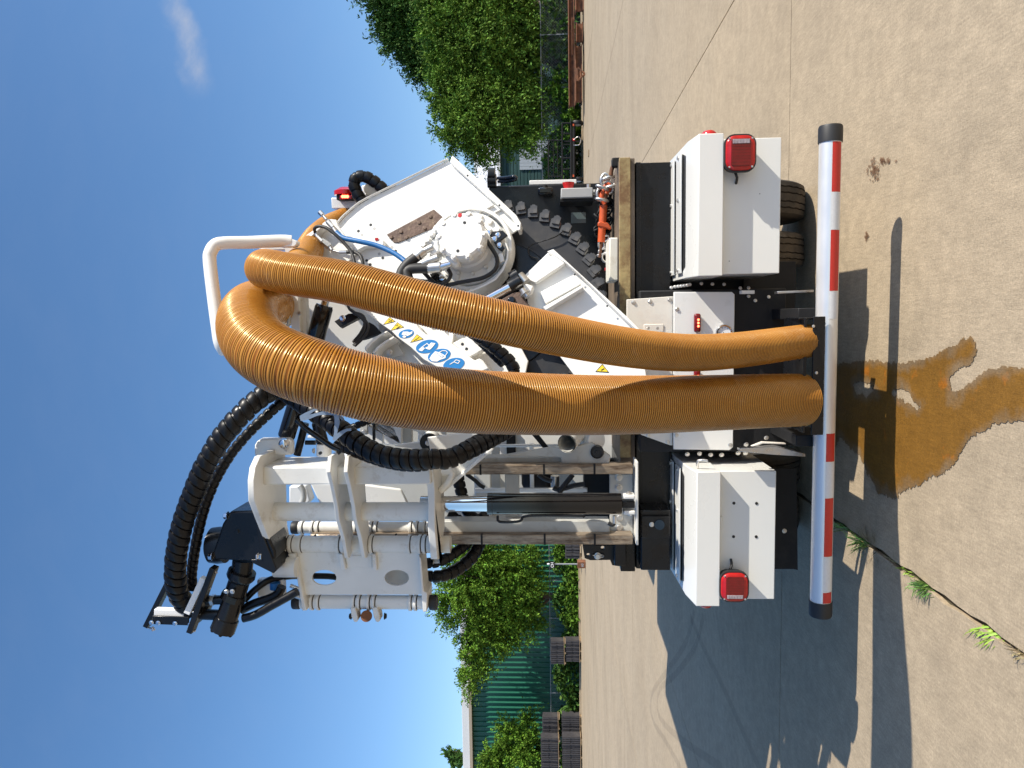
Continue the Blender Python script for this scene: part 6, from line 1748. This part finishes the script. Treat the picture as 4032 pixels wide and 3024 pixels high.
# sheath and blue lashing round the bundle
tubep('hose_sheath', 'black_gloss', truck, [py(zW(*q), 3.84) for q in ((70, 560), (200, 690), (400, 830), (560, 940), (700, 1010))], .016, 12)
cylp('sheath_end', 'rubber', truck, py(zW(660, 930), 3.86), py(zW(740, 1020), 3.86), .03)
def ribbon(pts, wpx, Y):
    p = smooth_path([py(zW(*q), Y) for q in pts], .01); hw = wpx / 3.687 * Y / FPX / 2
    s_ = MB(); rg = []
    for i, a in enumerate(p):
        t = (p[min(i + 1, len(p) - 1)] - p[max(i - 1, 0)]).normalized(); n_ = t.cross(FRONT).normalized() * hw * (1 + .25 * math.sin(i * .6))
        rg.append([a - n_ + FRONT * .001, a + n_ + FRONT * .001, a + n_ - FRONT * .001, a - n_ - FRONT * .001])
    s_.rings(rg).out('lashing', 'strap_blue', truck, smooth=0)
ribbon([(120, 530), (200, 490), (320, 420), (430, 365), (520, 330)], 48, 3.74)
ribbon([(120, 555), (250, 520), (400, 475), (520, 460), (600, 470), (690, 510), (740, 560)], 56, 3.73)
ribbon([(640, 500), (655, 600), (640, 700), (630, 780), (610, 860)], 62, 3.70)
ribbon([(605, 860), (660, 800), (740, 740), (800, 710), (860, 705)], 50, 3.68)
ribbon([(515, 400), (560, 430), (600, 470)], 40, 3.72)

# ================================================================ suction hoses
def suction(name, pts, r, pitch, label):
    base = resample(smooth_path(pts, .02), .03)
    for _ in range(24):                       # a stiff hose takes an even curve
        base = [base[0]] + [base[i] * .5 + (base[i - 1] + base[i + 1]) * .25 for i in range(1, len(base) - 1)] + [base[-1]]
    p = resample(base, pitch / 4)
    rr = []
    for i in range(len(p)):
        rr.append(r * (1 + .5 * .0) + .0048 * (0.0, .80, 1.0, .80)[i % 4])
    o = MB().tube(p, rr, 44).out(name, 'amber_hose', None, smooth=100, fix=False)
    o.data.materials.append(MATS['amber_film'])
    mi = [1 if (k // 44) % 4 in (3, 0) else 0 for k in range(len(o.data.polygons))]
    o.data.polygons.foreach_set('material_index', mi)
    tag(o, label, 'hose', 'amber suction hoses'); return o
big_c = [(zD(800, 1010), 4.75), (zD(720, 1005), 4.35), (zD(620, 1000), 3.82), (zD(525, 1058), 3.42), (zO(535, 705), 3.14), (zO(545, 738), 3.01), (zO(575, 767), 2.92), (zO(632, 791), 2.86), (zO(700, 813), 2.85), (zO(800, 840), 2.90), (zO(900, 858), 2.98), (zO(1000, 867), 3.06), (zO(1100, 871), 3.14), (zO(1250, 875), 3.27), (zO(1400, 874), 3.42), (zO(1550, 870), 3.60), (zO(1650, 866), 3.72), (zO(1715, 864), 3.82), (zO(1733, 864), 3.84)]
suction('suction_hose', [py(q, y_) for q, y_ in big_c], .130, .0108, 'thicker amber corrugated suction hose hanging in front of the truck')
sm_c = [(zD(1560, 130), 6.2), (zD(1400, 230), 5.7), (zD(1230, 305), 5.2), (zD(1095, 420), 4.75), (zD(1010, 560), 4.35), (zD(900, 690), 3.85), (zD(740, 705), 3.45), (zD(640, 680), 3.26), (zD(632, 676), 3.12), (zD(740, 702), 3.02), (zD(900, 742), 2.96), (zO(720, 603), 2.90), (zO(800, 624), 2.86), (zO(900, 652), 2.84), (zO(1000, 677), 2.85), (zO(1100, 700), 2.90), (zO(1200, 722), 3.0), (zO(1300, 742), 3.12), (zO(1400, 757), 3.27), (zO(1500, 763), 3.43), (zO(1600, 756), 3.60), (zO(1680, 745), 3.74), (zO(1730, 738), 3.84), (zO(1747, 736), 3.86)]
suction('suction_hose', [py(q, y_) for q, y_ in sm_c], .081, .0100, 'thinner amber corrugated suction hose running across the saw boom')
cpt = py(zD(745, 1010), 4.1)
band(py(zD(735, 1008), 4.38), py(zD(590, 1010), 3.75) - py(zD(720, 1005), 4.35), .137, .035, 'grey_paint', 'hose_clamp')
tubep('clamp_strap', 'grey_paint', truck, [py(zD(*q), y_) for q, y_ in (((600, 870), 3.82), ((690, 880), 3.85), ((780, 930), 3.95), ((840, 1010), 4.05), ((858, 1100), 4.1), ((845, 1210), 4.12))], .009, 8)
prismp('clamp_lug', 'grey_paint', truck, [py(zD(*q), 3.80) for q in ((545, 865), (575, 855), (605, 848), (700, 852), (720, 870), (690, 890), (600, 888), (560, 886))], BACK * .05, .004)

# ================================================================ loose things on the deck
zd = zdk + .002
def dk(q, Y):                                   # a point on the deck
    p = py(q, Y); return p
# white block
q = [zG(1232, 1010), zG(1282, 1012), zG(1312, 1362), zG(1252, 1365)]
a, b_ = py(q[0], 4.72), py(q[2], 4.72)
wb = boxp('plastic_block', 'pad_white', None, (py(zG(1280, 1362), 4.68).x, 4.64, zd), (py(zG(1255, 1012), 4.68).x, 4.95, zd + .055), .008)
tag(wb, 'flat white plastic block lying on the deck edge below the saw teeth', 'block')
# chain binder
YBn = 4.95
cbn = root('chain_binder', (py(zG(1190, 900), YBn).x, YBn, zd), 'orange ratchet chain binder standing on the deck beside the saw', 'chain binder')
def gq(x, y, Y=YBn): 
    p = py(zG(x, y), Y); p.z = max(p.z, zd + .012); return p
cylp('barrel', 'orange_paint', cbn, gq(1195, 745), gq(1176, 1045), .024)
cylp('screw', 'rust', cbn, gq(1175, 1045), gq(1165, 1170), .011)
cylp('screw', 'rust', cbn, gq(1212, 640), gq(1200, 745), .015)
prismp('ratchet', 'orange_paint', cbn, [gq(*q_, YBn - .03) for q_ in ((1150, 880), (1175, 872), (1205, 885), (1225, 880), (1262, 925), (1255, 942), (1205, 925), (1150, 912))], BACK * .05, .006)
MB().tube(smooth_path([gq(*q_) for q_ in ((1205, 735), (1180, 690), (1188, 640), (1215, 580), (1240, 575), (1240, 610), (1215, 650))], .01), .017, 12).out('hook', 'orange_paint', cbn, smooth=60)
# chains
def link(par, c, d, L_, r_, m='zinc', flip=0):
    d = Vector(d).normalized(); s_ = d.cross(FRONT if not flip else Vector((1, 0, .3))).normalized()
    pts = []
    for k in range(16):
        an = 2 * math.pi * k / 16
        pts.append(Vector(c) + d * math.cos(an) * L_ * .5 + s_ * math.sin(an) * L_ * .32)
    return MB().tube(pts, r_, 8, closed=True).out('chain_link', m, par, smooth=60)
cn = root('chain', (gq(1230, 560).x, YBn, zd), 'grey steel chain hooked to the top of the orange binder', 'chain')
for k, (x_, y_) in enumerate(((1205, 530), (1232, 520), (1262, 545), (1262, 590), (1240, 600), (1185, 600), (1172, 650), (1182, 700))):
    link(cn, gq(x_, y_, YBn - .03 * (k % 2)), (random.uniform(-.4, .4), 0, 1) if k % 2 else (1, 0, random.uniform(-.4, .4)), .075, .010, 'zinc', k % 2)
cn2 = root('chain', (gq(1190, 1090).x, YBn, zd), 'short grey chain at the lower end of the orange binder', 'chain')
for k in range(7):
    link(cn2, gq(1205 - (k % 3) * 14, 1015 + 26 * k, YBn + .02 * (k % 2)), (random.uniform(-1, 1), 0, random.uniform(-1, 1)), .055, .008, 'zinc', k % 2)
cp_ = root('chain', (gq(1250, 800).x, 5.05, zd), 'long dark chain heaped on the deck behind the orange binder', 'chain')
for k in range(46):
    y_ = 600 + 400 * k / 46
    p = gq(1250, y_, 5.02); p.z = zd + .02 + random.uniform(0, .09); p.y += random.uniform(-.05, .06)
    link(cp_, p, (random.uniform(-1, 1), random.uniform(-.4, .4), random.uniform(-.6, .6)), .055, .008, 'black_matte', k % 2)
hk = root('lashing_ring', (gq(1250, 480).x, 4.7, zd), 'rusty bent lashing hook at the right corner of the deck', 'hook')
MB().tube(smooth_path([gq(*q_, 4.7) for q_ in ((1255, 500), (1262, 450), (1280, 410), (1305, 395), (1318, 392))], .01), .013, 10).out('hook', 'rust', hk, smooth=60)
boxp('ring_base', 'black_matte', hk, gq(1310, 405, 4.68) - Vector((.02, .02, .03)), gq(1275, 385, 4.68) + Vector((.02, .04, .01)), .006)
rb_ = root('tail_tag', (gq(1180, 1262).x, 5.0, zd), 'small red plastic tag on the deck below the saw blade', 'tag')
boxp('tag_plate', 'red_plastic', rb_, (gq(1205, 1275).x, 4.98, zd), (gq(1205, 1250).x, 5.0, zd + .06), .003)
